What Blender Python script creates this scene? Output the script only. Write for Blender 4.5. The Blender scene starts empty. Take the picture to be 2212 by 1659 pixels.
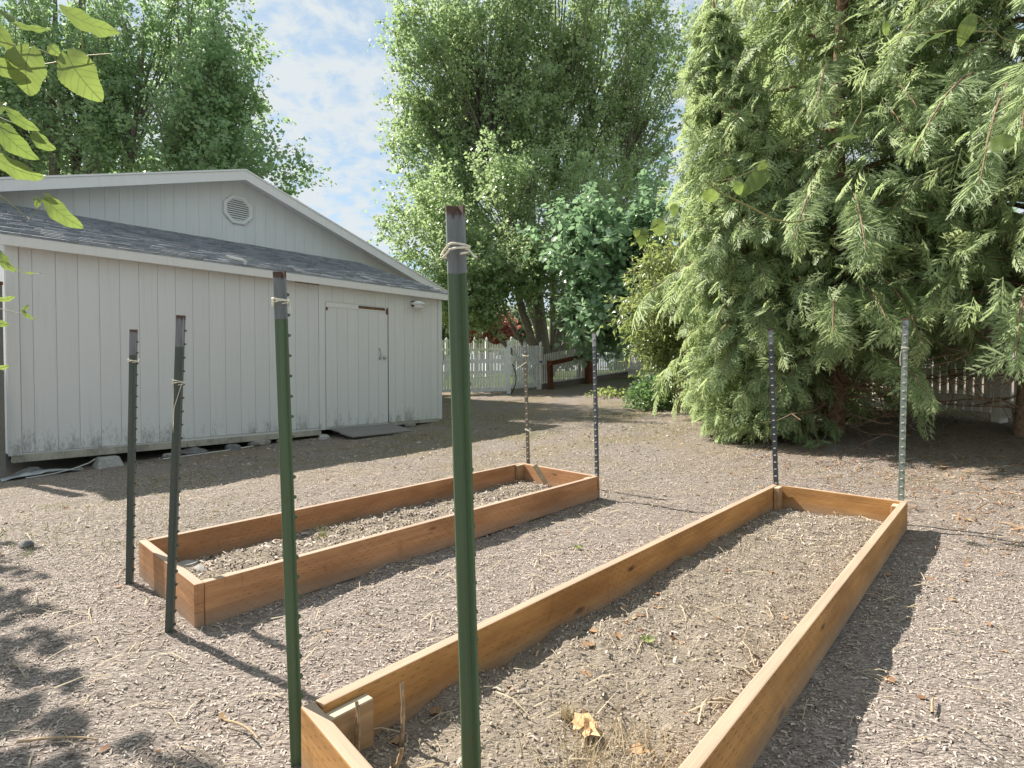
import bpy, bmesh, math, random
import numpy as np
from mathutils import Vector, Matrix

rng = np.random.default_rng(7)
random.seed(7)
R = math.radians
S = bpy.context.scene
COL = S.collection

# ------------------------------------------------------------------ camera, sky, sun, exposure
EYE = 1.06
cam = bpy.data.objects.new('camera', bpy.data.cameras.new('camera'))
COL.objects.link(cam)
cam.location = (0, 0, EYE)
cam.rotation_euler = (R(90 - 1.26), 0, 0)
cam.data.sensor_width = 36
cam.data.lens = 36 * 1215 / 2212
cam.data.clip_start = 0.05
cam.data.clip_end = 2000
S.camera = cam

SUN_AZ, SUN_EL = R(-57), R(45)          # azimuth measured from +Y towards +X
w = bpy.data.worlds.new('World'); S.world = w; w.use_nodes = True
nt = w.node_tree; N = nt.nodes; LK = nt.links; N.clear()
out = N.new('ShaderNodeOutputWorld'); bg = N.new('ShaderNodeBackground')
sky = N.new('ShaderNodeTexSky'); sky.sky_type = 'NISHITA'; sky.sun_disc = False
sky.sun_elevation = SUN_EL; sky.sun_rotation = SUN_AZ % (2 * math.pi)
sky.air_density = 1.0; sky.dust_density = 0.5; sky.ozone_density = 1.0
tc = N.new('ShaderNodeTexCoord'); sep = N.new('ShaderNodeSeparateXYZ')
LK.new(tc.outputs['Generated'], sep.inputs[0])
mz = N.new('ShaderNodeMath'); mz.operation = 'MAXIMUM'; mz.inputs[1].default_value = 0.0
LK.new(sep.outputs['Z'], mz.inputs[0])
za = N.new('ShaderNodeMath'); za.operation = 'ADD'; za.inputs[1].default_value = 0.28
LK.new(mz.outputs[0], za.inputs[0])
dv = N.new('ShaderNodeVectorMath'); dv.operation = 'DIVIDE'
cz = N.new('ShaderNodeCombineXYZ'); cz.inputs[2].default_value = 1.0
for i in (0, 1): LK.new(za.outputs[0], cz.inputs[i])
cp = N.new('ShaderNodeCombineXYZ')
LK.new(sep.outputs['X'], cp.inputs[0]); LK.new(sep.outputs['Y'], cp.inputs[1])
LK.new(cp.outputs[0], dv.inputs[0]); LK.new(cz.outputs[0], dv.inputs[1])
n1 = N.new('ShaderNodeTexNoise'); n1.inputs['Scale'].default_value = 15.0; n1.inputs['Detail'].default_value = 8
n1.inputs['Roughness'].default_value = 0.62; n1.inputs['Distortion'].default_value = 0.25
n2 = N.new('ShaderNodeTexNoise'); n2.inputs['Scale'].default_value = 2.1; n2.inputs['Detail'].default_value = 4
LK.new(dv.outputs[0], n1.inputs['Vector']); LK.new(dv.outputs[0], n2.inputs['Vector'])
ad = N.new('ShaderNodeMath'); ad.operation = 'MULTIPLY_ADD'; ad.inputs[1].default_value = 0.75
LK.new(n2.outputs[0], ad.inputs[0]); LK.new(n1.outputs[0], ad.inputs[2])
rp = N.new('ShaderNodeMapRange'); rp.inputs[1].default_value = 0.70; rp.inputs[2].default_value = 0.99
rp.interpolation_type = 'SMOOTHSTEP'
LK.new(ad.outputs[0], rp.inputs[0])
cl = N.new('ShaderNodeMath'); cl.operation = 'MULTIPLY'; cl.inputs[1].default_value = 0.95
LK.new(rp.outputs[0], cl.inputs[0])
mixc = N.new('ShaderNodeMix'); mixc.data_type = 'RGBA'
pale = N.new('ShaderNodeMix'); pale.data_type = 'RGBA'; pale.inputs[0].default_value = 0.65
LK.new(sky.outputs[0], pale.inputs[6]); pale.inputs[7].default_value = (1.9, 2.45, 2.65, 1)
LK.new(cl.outputs[0], mixc.inputs[0]); LK.new(pale.outputs[2], mixc.inputs[6])
mixc.inputs[7].default_value = (3.3, 3.55, 3.65, 1)
LK.new(mixc.outputs[2], bg.inputs[0]); bg.inputs[1].default_value = 0.11
LK.new(bg.outputs[0], out.inputs[0])

sd = bpy.data.lights.new('sun', 'SUN'); sd.energy = 4.8; sd.angle = R(0.6); sd.color = (1.0, 0.93, 0.84)
sun = bpy.data.objects.new('sun', sd); COL.objects.link(sun)
SV = Vector((math.sin(SUN_AZ) * math.cos(SUN_EL), math.cos(SUN_AZ) * math.cos(SUN_EL), math.sin(SUN_EL)))
sun.rotation_euler = SV.to_track_quat('Z', 'Y').to_euler()
sun.location = (-10, 6, 14)
vs = S.view_settings
vs.view_transform = 'Standard'; vs.look = 'None'; vs.gamma = 1; vs.use_curve_mapping = False
vs.exposure = 1.1
S.cycles.max_bounces = 12
S.cycles.diffuse_bounces = 8
S.cycles.transmission_bounces = 8
S.cycles.transparent_max_bounces = 8

# ------------------------------------------------------------------ helpers
def tag(o, label=None, cat=None, group=None, kind=None):
    if label: o['label'] = label
    if cat: o['category'] = cat
    if group: o['group'] = group
    if kind: o['kind'] = kind
    return o

def empty(name, loc=(0, 0, 0), rz=0.0, **k):
    o = bpy.data.objects.new(name, None); COL.objects.link(o)
    o.location = loc; o.rotation_euler = (0, 0, rz); o.empty_display_size = 0.1
    return tag(o, **k)

def link(name, me, mat=None, parent=None, loc=(0, 0, 0), rot=(0, 0, 0)):
    o = bpy.data.objects.new(name, me); COL.objects.link(o)
    if mat is not None and not me.materials: me.materials.append(mat)
    if parent is not None: o.parent = parent
    o.location = loc; o.rotation_euler = rot
    return o

def mesh_np(name, V, F, smooth=False, rnd=None):
    """V (n,3), F (m,k) of one polygon size"""
    V = np.asarray(V, np.float32); F = np.asarray(F, np.int32)
    me = bpy.data.meshes.new(name)
    m, k = F.shape
    me.vertices.add(len(V)); me.vertices.foreach_set('co', V.ravel())
    me.loops.add(m * k); me.loops.foreach_set('vertex_index', F.ravel())
    me.polygons.add(m)
    me.polygons.foreach_set('loop_start', np.arange(0, m * k, k, dtype=np.int32))
    if smooth: me.polygons.foreach_set('use_smooth', np.ones(m, bool))
    me.update(calc_edges=True)
    if rnd is not None:
        a = me.attributes.new('rnd', 'FLOAT', 'POINT'); a.data.foreach_set('value', np.asarray(rnd, np.float32))
    return me

def bm_mesh(name, bm, smooth=False):
    bmesh.ops.recalc_face_normals(bm, faces=bm.faces)
    me = bpy.data.meshes.new(name); bm.to_mesh(me); bm.free()
    if smooth: me.polygons.foreach_set('use_smooth', np.ones(len(me.polygons), bool))
    return me

def add_box(bm, x0, x1, y0, y1, z0, z1):
    vs_ = [bm.verts.new(p) for p in ((x0,y0,z0),(x1,y0,z0),(x1,y1,z0),(x0,y1,z0),(x0,y0,z1),(x1,y0,z1),(x1,y1,z1),(x0,y1,z1))]
    for f in ((0,3,2,1),(4,5,6,7),(0,1,5,4),(1,2,6,5),(2,3,7,6),(3,0,4,7)): bm.faces.new([vs_[i] for i in f])
    return vs_

def box_mesh(name, x0, x1, y0, y1, z0, z1, bev=0.0, seg=1):
    bm = bmesh.new(); add_box(bm, x0, x1, y0, y1, z0, z1)
    if bev: bmesh.ops.bevel(bm, geom=list(bm.edges), offset=bev, segments=seg, affect='EDGES', profile=0.6)
    return bm_mesh(name, bm)

def prism(bm, poly, axis, a, b):
    """poly: 2-D outline; axis 'y': (x,z) outline extruded along y, 'z': (x,y) along z, 'x': (y,z) along x"""
    def p3(q, t): return {'y': (q[0], t, q[1]), 'z': (q[0], q[1], t), 'x': (t, q[0], q[1])}[axis]
    A = [bm.verts.new(p3(q, a)) for q in poly]; B = [bm.verts.new(p3(q, b)) for q in poly]
    n = len(poly)
    bm.faces.new(A[::-1]); bm.faces.new(B)
    for i in range(n): bm.faces.new((A[i], A[(i+1) % n], B[(i+1) % n], B[i]))

def tubes(paths, sides=5):
    """list of (points (n,3), radii (n,)) -> V, F(quads)"""
    Vs, Fs, off = [], [], 0
    for P, r in paths:
        P = np.asarray(P, float); r = np.asarray(r, float); n = len(P)
        T = np.gradient(P, axis=0); T /= np.linalg.norm(T, axis=1, keepdims=True) + 1e-9
        ref = np.array([0.13, 0.21, 1.0]) if abs(T[:, 2]).mean() < 0.85 else np.array([1.0, 0.17, 0.1])
        A = np.cross(T, ref); A /= np.linalg.norm(A, axis=1, keepdims=True) + 1e-9
        B = np.cross(T, A)
        ang = np.arange(sides) * 2 * math.pi / sides
        ring = P[:, None] + r[:, None, None] * (np.cos(ang)[None, :, None] * A[:, None] + np.sin(ang)[None, :, None] * B[:, None])
        Vs.append(ring.reshape(-1, 3))
        i = np.arange(n - 1)[:, None] * sides + np.arange(sides)[None]
        j = np.arange(n - 1)[:, None] * sides + (np.arange(sides)[None] + 1) % sides
        Fs.append(np.stack([i, j, j + sides, i + sides], -1).reshape(-1, 4) + off)
        off += n * sides
    return np.concatenate(Vs), np.concatenate(Fs)

def tube_mesh(name, paths, sides=6): 
    V, F = tubes(paths, sides); return mesh_np(name, V, F, True)

def bez(p0, p1, p2, n=8):
    t = np.linspace(0, 1, n)[:, None]
    return (1-t)**2 * np.asarray(p0) + 2*t*(1-t) * np.asarray(p1) + t*t * np.asarray(p2)

def unit(a): return a / (np.linalg.norm(a, axis=-1, keepdims=True) + 1e-9)

def vnoise(x, y, seed=0):
    r = np.random.default_rng(seed).random((256, 256))
    xi = np.floor(x).astype(int); yi = np.floor(y).astype(int); fx = x - xi; fy = y - yi
    fx = fx*fx*(3-2*fx); fy = fy*fy*(3-2*fy)
    g = lambda a, b: r[a % 256, b % 256]
    return (g(xi,yi)*(1-fx)+g(xi+1,yi)*fx)*(1-fy) + (g(xi,yi+1)*(1-fx)+g(xi+1,yi+1)*fx)*fy

def leaf_cloud(P, D, Nn, size, tv, tf, rnd=None, width=1.0):
    """copies a small leaf template (side, along, normal) to many points"""
    D = unit(D); Sd = unit(np.cross(D, Nn)); Nn = np.cross(Sd, D)
    tv = np.asarray(tv, float); tf = np.asarray(tf)
    V = P[:, None] + size[:, None, None] * (tv[None, :, 0:1]*width*Sd[:, None] + tv[None, :, 1:2]*D[:, None] + tv[None, :, 2:3]*Nn[:, None])
    F = (tf[None] + (np.arange(len(P)) * len(tv))[:, None, None])
    if rnd is None: rnd = rng.random(len(P))
    return V.reshape(-1, 3), F.reshape(-1, tf.shape[1]), np.repeat(rnd, len(tv))

# ------------------------------------------------------------------ materials
def mat_new(name):
    m = bpy.data.materials.new(name); m.use_nodes = True
    n = m.node_tree.nodes; l = m.node_tree.links
    return m, n, l, n['Principled BSDF']

def ramp(n, stops):
    r = n.new('ShaderNodeValToRGB'); e = r.color_ramp.elements
    while len(e) < len(stops): e.new(0.5)
    for k, (p, c) in enumerate(stops): e[k].position = p; e[k].color = (*c, 1)
    return r

def noise(n, l, vec, scale, detail=4, rough=0.6, dist=0.0):
    t = n.new('ShaderNodeTexNoise'); t.inputs['Scale'].default_value = scale; t.inputs['Detail'].default_value = detail
    t.inputs['Roughness'].default_value = rough; t.inputs['Distortion'].default_value = dist
    if vec is not None: l.new(vec, t.inputs['Vector'])
    return t

def mixrgb(n, l, fac, a, b, blend='MIX'):
    m = n.new('ShaderNodeMix'); m.data_type = 'RGBA'; m.blend_type = blend
    for s, v in ((0, fac), (6, a), (7, b)):
        if hasattr(v, 'is_linked'): l.new(v, m.inputs[s])
        elif isinstance(v, (int, float)): m.inputs[s].default_value = v
        else: m.inputs[s].default_value = (*v, 1)
    return m.outputs[2]

def mth(n, l, op, a, b=None, c=None):
    m = n.new('ShaderNodeMath'); m.operation = op
    for i, v in enumerate((a, b, c)):
        if v is None: continue
        if hasattr(v, 'is_linked'): l.new(v, m.inputs[i])
        else: m.inputs[i].default_value = v
    return m.outputs[0]

def mapping(n, l, vec, scale=(1,1,1)):
    m = n.new('ShaderNodeMapping'); m.inputs['Scale'].default_value = scale; l.new(vec, m.inputs[0]); return m.outputs[0]

def bump(n, l, h, strength=0.4, dist=0.01, b=None):
    k = n.new('ShaderNodeBump'); k.inputs['Strength'].default_value = strength; k.inputs['Distance'].default_value = dist
    l.new(h, k.inputs['Height'])
    if b is not None: l.new(k.outputs[0], b.inputs['Normal'])
    return k.outputs[0]

def objcoord(n, l, shift=True):
    t = n.new('ShaderNodeTexCoord')
    if not shift: return t.outputs['Object']
    i = n.new('ShaderNodeObjectInfo'); v = n.new('ShaderNodeVectorMath'); v.operation = 'ADD'
    s = n.new('ShaderNodeVectorMath'); s.operation = 'SCALE'; s.inputs['Scale'].default_value = 37.0
    l.new(i.outputs['Random'], s.inputs[0]); l.new(t.outputs['Object'], v.inputs[0]); l.new(s.outputs[0], v.inputs[1])
    return v.outputs[0]

def plain(name, c, rough=0.7, metal=0.0, var=0.25, scale=18, spec=0.4, bmp=0.15):
    m, n, l, b = mat_new(name)
    co = objcoord(n, l)
    t = noise(n, l, co, scale, 6, 0.65)
    lo = tuple(x*(1-var) for x in c); hi = tuple(min(1, x*(1+var)) for x in c)
    r = ramp(n, [(0.3, lo), (0.7, hi)]); l.new(t.outputs[0], r.inputs[0]); l.new(r.outputs[0], b.inputs['Base Color'])
    b.inputs['Roughness'].default_value = rough; b.inputs['Metallic'].default_value = metal
    b.inputs['Specular IOR Level'].default_value = spec
    if bmp: bump(n, l, t.outputs[0], bmp, 0.004, b)
    return m

def leaf_mat(name, stops, trans=(0.35, 0.5, 0.06), tfac=0.42, rough=0.45, spec=0.35, sat_noise=None):
    m, n, l, b = mat_new(name)
    a = n.new('ShaderNodeAttribute'); a.attribute_name = 'rnd'
    r = ramp(n, stops); l.new(a.outputs['Fac'], r.inputs[0])
    l.new(r.outputs[0], b.inputs['Base Color']); b.inputs['Roughness'].default_value = rough
    b.inputs['Specular IOR Level'].default_value = min(1.0, spec*2.0)
    if tfac > .25: b.inputs['Coat Weight'].default_value = 0.6; b.inputs['Coat Roughness'].default_value = 0.6
    tr = n.new('ShaderNodeBsdfTranslucent'); tcol = mixrgb(n, l, 0.6, r.outputs[0], trans)
    l.new(tcol, tr.inputs['Color'])
    mx = n.new('ShaderNodeMixShader'); mx.inputs[0].default_value = tfac
    l.new(b.outputs[0], mx.inputs[1]); l.new(tr.outputs[0], mx.inputs[2])
    l.new(mx.outputs[0], n['Material Output'].inputs[0])
    return m

def wood_mat(name, dark, light, top, incise=True, streak=1.0, worn=0.0):
    """board running along local X, height Z; grain, knots, incised dashes, bleached top"""
    m, n, l, b = mat_new(name)
    co = objcoord(n, l); raw = objcoord(n, l, False)
    g = noise(n, l, mapping(n, l, co, (2.2, 42, 42)), 1.0, 5, 0.6, 0.35)
    g2 = noise(n, l, mapping(n, l, co, (6, 240, 240)), 1.0, 3, 0.6)
    big = noise(n, l, mapping(n, l, co, (1.6, 5, 5)), 1.0, 4, 0.6)
    vo = n.new('ShaderNodeTexVoronoi'); vo.inputs['Scale'].default_value = 1.0
    l.new(mapping(n, l, co, (2.6, 5.5, 7.5)), vo.inputs['Vector'])
    r = ramp(n, [(0.28, dark), (0.72, light)]); s = mth(n, l, 'MULTIPLY_ADD', g2.outputs[0], 0.35, mth(n, l, 'MULTIPLY', g.outputs[0], 0.68))
    l.new(s, r.inputs[0])
    bgm = n.new('ShaderNodeMapRange'); bgm.inputs[1].default_value = 0.38; bgm.inputs[2].default_value = 0.68; bgm.inputs[4].default_value = 0.75; l.new(big.outputs[0], bgm.inputs[0])
    c = mixrgb(n, l, bgm.outputs[0], r.outputs[0], tuple(x*0.62 for x in dark), 'MIX') if worn == 0 else mixrgb(n, l, mth(n, l, 'MULTIPLY', big.outputs[0], worn), r.outputs[0], (0.30, 0.26, 0.22))
    kn = n.new('ShaderNodeMapRange'); kn.inputs[1].default_value = 0.05; kn.inputs[2].default_value = 0.13
    kn.inputs[3].default_value = 0.85; kn.inputs[4].default_value = 0.0; l.new(vo.outputs['Distance'], kn.inputs[0])
    c = mixrgb(n, l, kn.outputs[0], c, (0.06, 0.03, 0.015))
    sp = n.new('ShaderNodeSeparateXYZ'); l.new(raw, sp.inputs[0])
    h = s
    if incise:
        rowf = mth(n, l, 'DIVIDE', sp.outputs[2], 0.0185); row = mth(n, l, 'FLOOR', rowf)
        fz = mth(n, l, 'FRACT', rowf)
        fx = mth(n, l, 'FRACT', mth(n, l, 'MULTIPLY_ADD', row, 0.37, mth(n, l, 'DIVIDE', sp.outputs[0], 0.055)))
        ma = mth(n, l, 'MULTIPLY', mth(n, l, 'LESS_THAN', fx, 0.30), mth(n, l, 'LESS_THAN', mth(n, l, 'ABSOLUTE', mth(n, l, 'SUBTRACT', fz, 0.5)), 0.085))
        fade = noise(n, l, mapping(n, l, co, (3, 3, 9)), 1.0, 3)
        fd = n.new('ShaderNodeMapRange'); fd.inputs[1].default_value = 0.35; fd.inputs[2].default_value = 0.6; l.new(fade.outputs[0], fd.inputs[0])
        ma = mth(n, l, 'MULTIPLY', ma, mth(n, l, 'MULTIPLY', fd.outputs[0], 0.55))
        c = mixrgb(n, l, ma, c, (0.045, 0.022, 0.012))
        h = mth(n, l, 'MULTIPLY_ADD', ma, -1.2, s)
    if incise:   # soil splashed along the lower edge, a few drip stains
        spl = noise(n, l, mapping(n, l, co, (9, 9, 14)), 1.0, 5, 0.7)
        sm = n.new('ShaderNodeMapRange'); sm.inputs[1].default_value = -0.095; sm.inputs[2].default_value = -0.185; l.new(sp.outputs[2], sm.inputs[0])
        sq = mth(n, l, 'MULTIPLY', mth(n, l, 'MULTIPLY', sm.outputs[0], 1.3), spl.outputs[0]); sq.node.use_clamp = True
        c = mixrgb(n, l, sq, c, (0.30, 0.25, 0.20))
        dr = noise(n, l, mapping(n, l, co, (17, 17, 5)), 1.0, 5, 0.7, 0.6); dm = n.new('ShaderNodeMapRange'); dm.inputs[1].default_value = 0.60; dm.inputs[2].default_value = 0.80; dm.inputs[4].default_value = 0.55; l.new(dr.outputs[0], dm.inputs[0])
        c = mixrgb(n, l, dm.outputs[0], c, tuple(x*0.45 for x in dark))
    # bleached, weathered upper edge of the board
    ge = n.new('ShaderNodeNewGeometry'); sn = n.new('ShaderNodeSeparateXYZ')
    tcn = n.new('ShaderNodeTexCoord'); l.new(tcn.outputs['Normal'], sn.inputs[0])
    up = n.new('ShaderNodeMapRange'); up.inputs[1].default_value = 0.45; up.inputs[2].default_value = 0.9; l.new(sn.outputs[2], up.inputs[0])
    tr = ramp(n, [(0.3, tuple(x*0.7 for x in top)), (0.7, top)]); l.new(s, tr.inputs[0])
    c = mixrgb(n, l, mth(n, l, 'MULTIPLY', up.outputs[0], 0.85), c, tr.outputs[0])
    l.new(c, b.inputs['Base Color']); b.inputs['Roughness'].default_value = 0.78; b.inputs['Specular IOR Level'].default_value = 0.25
    bump(n, l, h, 0.35, 0.003, b)
    return m

def siding_mat(name, base, mildew=True, warm=True):
    m, n, l, b = mat_new(name)
    t = n.new('ShaderNodeTexCoord'); co = objcoord(n, l)
    g = noise(n, l, mapping(n, l, co, (60, 60, 3.0)), 1.0, 4, 0.6)
    c = mixrgb(n, l, mth(n, l, 'MULTIPLY', g.outputs[0], 0.22), base, tuple(x*0.78 for x in base))
    oi = n.new('ShaderNodeObjectInfo'); c = mixrgb(n, l, mth(n, l, 'MULTIPLY', oi.outputs['Random'], 0.16), c, tuple(x*0.72 for x in base))
    stk = noise(n, l, mapping(n, l, co, (26, 26, 0.9)), 1.0, 4, 0.65); sk = n.new('ShaderNodeMapRange'); sk.inputs[1].default_value = 0.55; sk.inputs[2].default_value = 0.75; sk.inputs[4].default_value = 0.22; l.new(stk.outputs[0], sk.inputs[0])
    c = mixrgb(n, l, sk.outputs[0], c, (0.36, 0.33, 0.27))
    big = noise(n, l, mapping(n, l, co, (1.3, 1.3, 0.7)), 1.0, 5, 0.6)
    c = mixrgb(n, l, mth(n, l, 'MULTIPLY', big.outputs[0], 0.28), c, (0.62, 0.60, 0.56))
    if mildew:
        sp = n.new('ShaderNodeSeparateXYZ'); l.new(t.outputs['Object'], sp.inputs[0])
        hh = n.new('ShaderNodeMapRange'); hh.inputs[1].default_value = 0.50; hh.inputs[2].default_value = 0.05
        hh.inputs[3].default_value = 0.0; hh.inputs[4].default_value = 1.0; l.new(sp.outputs[2], hh.inputs[0])
        fine = noise(n, l, mapping(n, l, co, (70, 70, 18)), 1.0, 6, 0.75)
        pat = noise(n, l, mapping(n, l, co, (5.0, 5.0, 1.6)), 1.0, 4)
        pr = n.new('ShaderNodeMapRange'); pr.inputs[1].default_value = 0.36; pr.inputs[2].default_value = 0.66; l.new(pat.outputs[0], pr.inputs[0])
        q = mth(n, l, 'MULTIPLY', hh.outputs[0], mth(n, l, 'MULTIPLY_ADD', pr.outputs[0], 0.9, 0.15))
        th = mth(n, l, 'MULTIPLY_ADD', q, 0.40, mth(n, l, 'SUBTRACT', fine.outputs[0], 0.70))
        mk = n.new('ShaderNodeMapRange'); mk.inputs[1].default_value = 0.0; mk.inputs[2].default_value = 0.24; mk.inputs[4].default_value = 0.6; l.new(th, mk.inputs[0])
        c = mixrgb(n, l, mk.outputs[0], c, (0.10, 0.105, 0.09))
    l.new(c, b.inputs['Base Color']); b.inputs['Roughness'].default_value = 0.62; b.inputs['Specular IOR Level'].default_value = 0.3
    bump(n, l, g.outputs[0], 0.25, 0.002, b)
    return m

def ground_mat(name, stops, soilmix=0.0, scale=1.0, far=True):
    m, n, l, b = mat_new(name)
    ge = n.new('ShaderNodeNewGeometry'); P = ge.outputs['Position']
    def streaky(rot, sc, seed):
        mp = n.new('ShaderNodeMapping'); mp.inputs['Rotation'].default_value = (0, 0, rot); mp.inputs['Scale'].default_value = (sc, sc*4.2, sc*2)
        mp.inputs['Location'].default_value = (seed, seed*2, 0); l.new(P, mp.inputs[0])
        wn = noise(n, l, P, 9, 2); md = n.new('ShaderNodeVectorMath'); md.operation = 'MULTIPLY_ADD'
        md.inputs[1].default_value = (2.6, 2.6, 2.6); l.new(wn.outputs['Color'], md.inputs[0]); l.new(mp.outputs[0], md.inputs[2])
        v = n.new('ShaderNodeTexVoronoi'); v.inputs['Scale'].default_value = 1.0; l.new(md.outputs[0], v.inputs['Vector']); return v
    v1 = streaky(0.5, 38*scale, 1); v2 = streaky(2.0, 48*scale, 5); v3 = streaky(1.25, 80*scale, 9)
    sel = noise(n, l, P, 22, 2); th = mth(n, l, 'GREATER_THAN', sel.outputs[0], 0.5)
    col = mixrgb(n, l, th, v1.outputs['Color'], v2.outputs['Color'])
    dst = mixrgb(n, l, th, v1.outputs['Distance'], v2.outputs['Distance'])
    sc = n.new('ShaderNodeSeparateColor'); l.new(col, sc.inputs[0])
    sc3 = n.new('ShaderNodeSeparateColor'); l.new(v3.outputs['Color'], sc3.inputs[0])
    f = mth(n, l, 'MULTIPLY_ADD', sc3.outputs[0], 0.55, mth(n, l, 'MULTIPLY', sc.outputs[0], 0.45))
    r = ramp(n, stops); l.new(f, r.inputs[0])
    big = noise(n, l, P, 1.1, 5, 0.6); med = noise(n, l, P, 5.0, 5, 0.65); fine = noise(n, l, P, 240, 3, 0.7)
    c = mixrgb(n, l, mth(n, l, 'MULTIPLY', med.outputs[0], 0.4), r.outputs[0], (0.30, 0.255, 0.225))
    if far:   # straw-coloured thin dead grass further out, faint green in patches
        sp = n.new('ShaderNodeSeparateXYZ'); l.new(P, sp.inputs[0])
        fr = n.new('ShaderNodeMapRange'); fr.inputs[1].default_value = 3.6; fr.inputs[2].default_value = 8.0; l.new(sp.outputs[1], fr.inputs[0])
        gr = n.new('ShaderNodeMapRange'); gr.inputs[1].default_value = 0.42; gr.inputs[2].default_value = 0.62; l.new(big.outputs[0], gr.inputs[0])
        c = mixrgb(n, l, mth(n, l, 'MULTIPLY', fr.outputs[0], mth(n, l, 'MULTIPLY', gr.outputs[0], 0.65)), c, (0.31, 0.25, 0.15))
        b2 = noise(n, l, P, 0.9, 4, 0.6, 0.4); g2 = n.new('ShaderNodeMapRange'); g2.inputs[1].default_value = 0.56; g2.inputs[2].default_value = 0.68; l.new(b2.outputs[0], g2.inputs[0])
        c = mixrgb(n, l, mth(n, l, 'MULTIPLY', fr.outputs[0], mth(n, l, 'MULTIPLY', g2.outputs[0], 0.55)), c, (0.17, 0.185, 0.085))
        bk = n.new('ShaderNodeMapRange'); bk.inputs[1].default_value = 17.6; bk.inputs[2].default_value = 21; l.new(sp.outputs[1], bk.inputs[0])
        c = mixrgb(n, l, bk.outputs[0], c, (0.11, 0.15, 0.05))
    if soilmix:
        sm = noise(n, l, P, 3.2, 5, 0.7); q = n.new('ShaderNodeMapRange'); q.inputs[1].default_value = 0.36; q.inputs[2].default_value = 0.60; l.new(sm.outputs[0], q.inputs[0])
        so = ramp(n, [(0.25, (0.24, 0.20, 0.155)), (0.75, (0.42, 0.36, 0.285))]); l.new(fine.outputs[0], so.inputs[0])
        c = mixrgb(n, l, mth(n, l, 'MULTIPLY', q.outputs[0], soilmix), c, so.outputs[0])
    l.new(c, b.inputs['Base Color']); b.inputs['Roughness'].default_value = 0.95; b.inputs['Specular IOR Level'].default_value = 0.1
    dd = n.new('ShaderNodeSeparateColor'); l.new(dst, dd.inputs[0])
    h = mth(n, l, 'MULTIPLY_ADD', fine.outputs[0], 0.5, mth(n, l, 'MULTIPLY_ADD', sc.outputs[1], 0.8, mth(n, l, 'MULTIPLY', dd.outputs[0], -0.7)))
    bump(n, l, h, 0.9, 0.014, b)
    return m

M = {}
M['ground'] = ground_mat('bark_ground', [(0.12, (0.12, 0.098, 0.086)), (0.40, (0.275, 0.235, 0.205)), (0.7, (0.40, 0.345, 0.30)), (0.92, (0.58, 0.51, 0.45))])
M['soil'] = ground_mat('bed_soil', [(0.15, (0.16, 0.13, 0.10)), (0.5, (0.34, 0.29, 0.23)), (0.9, (0.52, 0.46, 0.37))], soilmix=0.9, scale=1.3, far=False)
M['board_a'] = wood_mat('bed_wood', (0.34, 0.165, 0.075), (0.60, 0.33, 0.165), (0.46, 0.36, 0.28))
M['board_b'] = wood_mat('bed_wood_golden', (0.36, 0.175, 0.06), (0.62, 0.35, 0.13), (0.46, 0.36, 0.275))
M['block'] = wood_mat('block_wood', (0.34, 0.21, 0.11), (0.54, 0.37, 0.21), (0.58, 0.51, 0.38), incise=False)
M['brace'] = wood_mat('brown_stain', (0.10, 0.035, 0.015), (0.22, 0.085, 0.04), (0.28, 0.13, 0.07), incise=False)
M['siding'] = siding_mat('siding_paint', (0.68, 0.70, 0.715))
M['trim'] = siding_mat('trim_paint', (0.74, 0.75, 0.755), mildew=False)
M['gablepaint'] = siding_mat('gable_paint', (0.66, 0.69, 0.70), mildew=False)
M['sill'] = siding_mat('sill_beam', (0.40, 0.38, 0.31), mildew=True)
M['ramp'] = wood_mat('grey_wood', (0.13, 0.125, 0.12), (0.24, 0.235, 0.23), (0.25, 0.24, 0.23), incise=False, worn=0.3)
M['whitewood'] = plain('fence_white', (0.74, 0.76, 0.76), 0.6, var=0.16, scale=9)
M['farwhite'] = plain('sunny_white', (0.84, 0.84, 0.82), 0.6, var=0.05, scale=6)  # brighter copy of the fence white; sunlight on the far fence put into colour
M['tanwood'] = plain('fence_tan', (0.74, 0.72, 0.66), 0.7, var=0.14, scale=6)
M['kick'] = plain('kick_board', (0.16, 0.13, 0.11), 0.85, var=0.2, scale=9)
M['concrete'] = plain('concrete', (0.36, 0.36, 0.34), 0.9, var=0.25, scale=30)
M['stone'] = plain('stone', (0.26, 0.25, 0.23), 0.85, var=0.4, scale=14)
M['stone_dark'] = plain('stone_dark', (0.15, 0.15, 0.15), 0.8, var=0.4, scale=14)
M['plastic'] = plain('clear_sheet', (0.38, 0.40, 0.42), 0.35, var=0.3, scale=8)
M['pipe'] = plain('pale_pipe', (0.55, 0.55, 0.52), 0.5, var=0.2)
M['metal'] = plain('steel', (0.42, 0.42, 0.42), 0.35, 0.9, 0.3)
M['rust'] = plain('rust', (0.16, 0.07, 0.035), 0.8, 0.2, 0.5, 40)
M['twine'] = plain('twine', (0.72, 0.69, 0.56), 0.9, var=0.2, scale=80)
M['twineg'] = plain('twine_green', (0.34, 0.55, 0.45), 0.8, var=0.3, scale=80)
M['black'] = plain('black_rubber', (0.015, 0.015, 0.02), 0.45, var=0.3)
M['blue'] = plain('blue_tie', (0.03, 0.10, 0.35), 0.5, var=0.2)
M['dark'] = plain('dark_void', (0.03, 0.03, 0.03), 0.9, var=0.3)  # near-black; shade of gaps and hollows put into the colour
M['bark'] = plain('tree_bark', (0.16, 0.14, 0.115), 0.95, var=0.5, scale=22, bmp=0.6)
M['bark_light'] = plain('maple_bark', (0.22, 0.19, 0.15), 0.95, var=0.45, scale=18, bmp=0.6)
M['cedarbark'] = plain('cedar_bark', (0.23, 0.15, 0.10), 0.95, var=0.5, scale=26, bmp=0.6)
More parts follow.
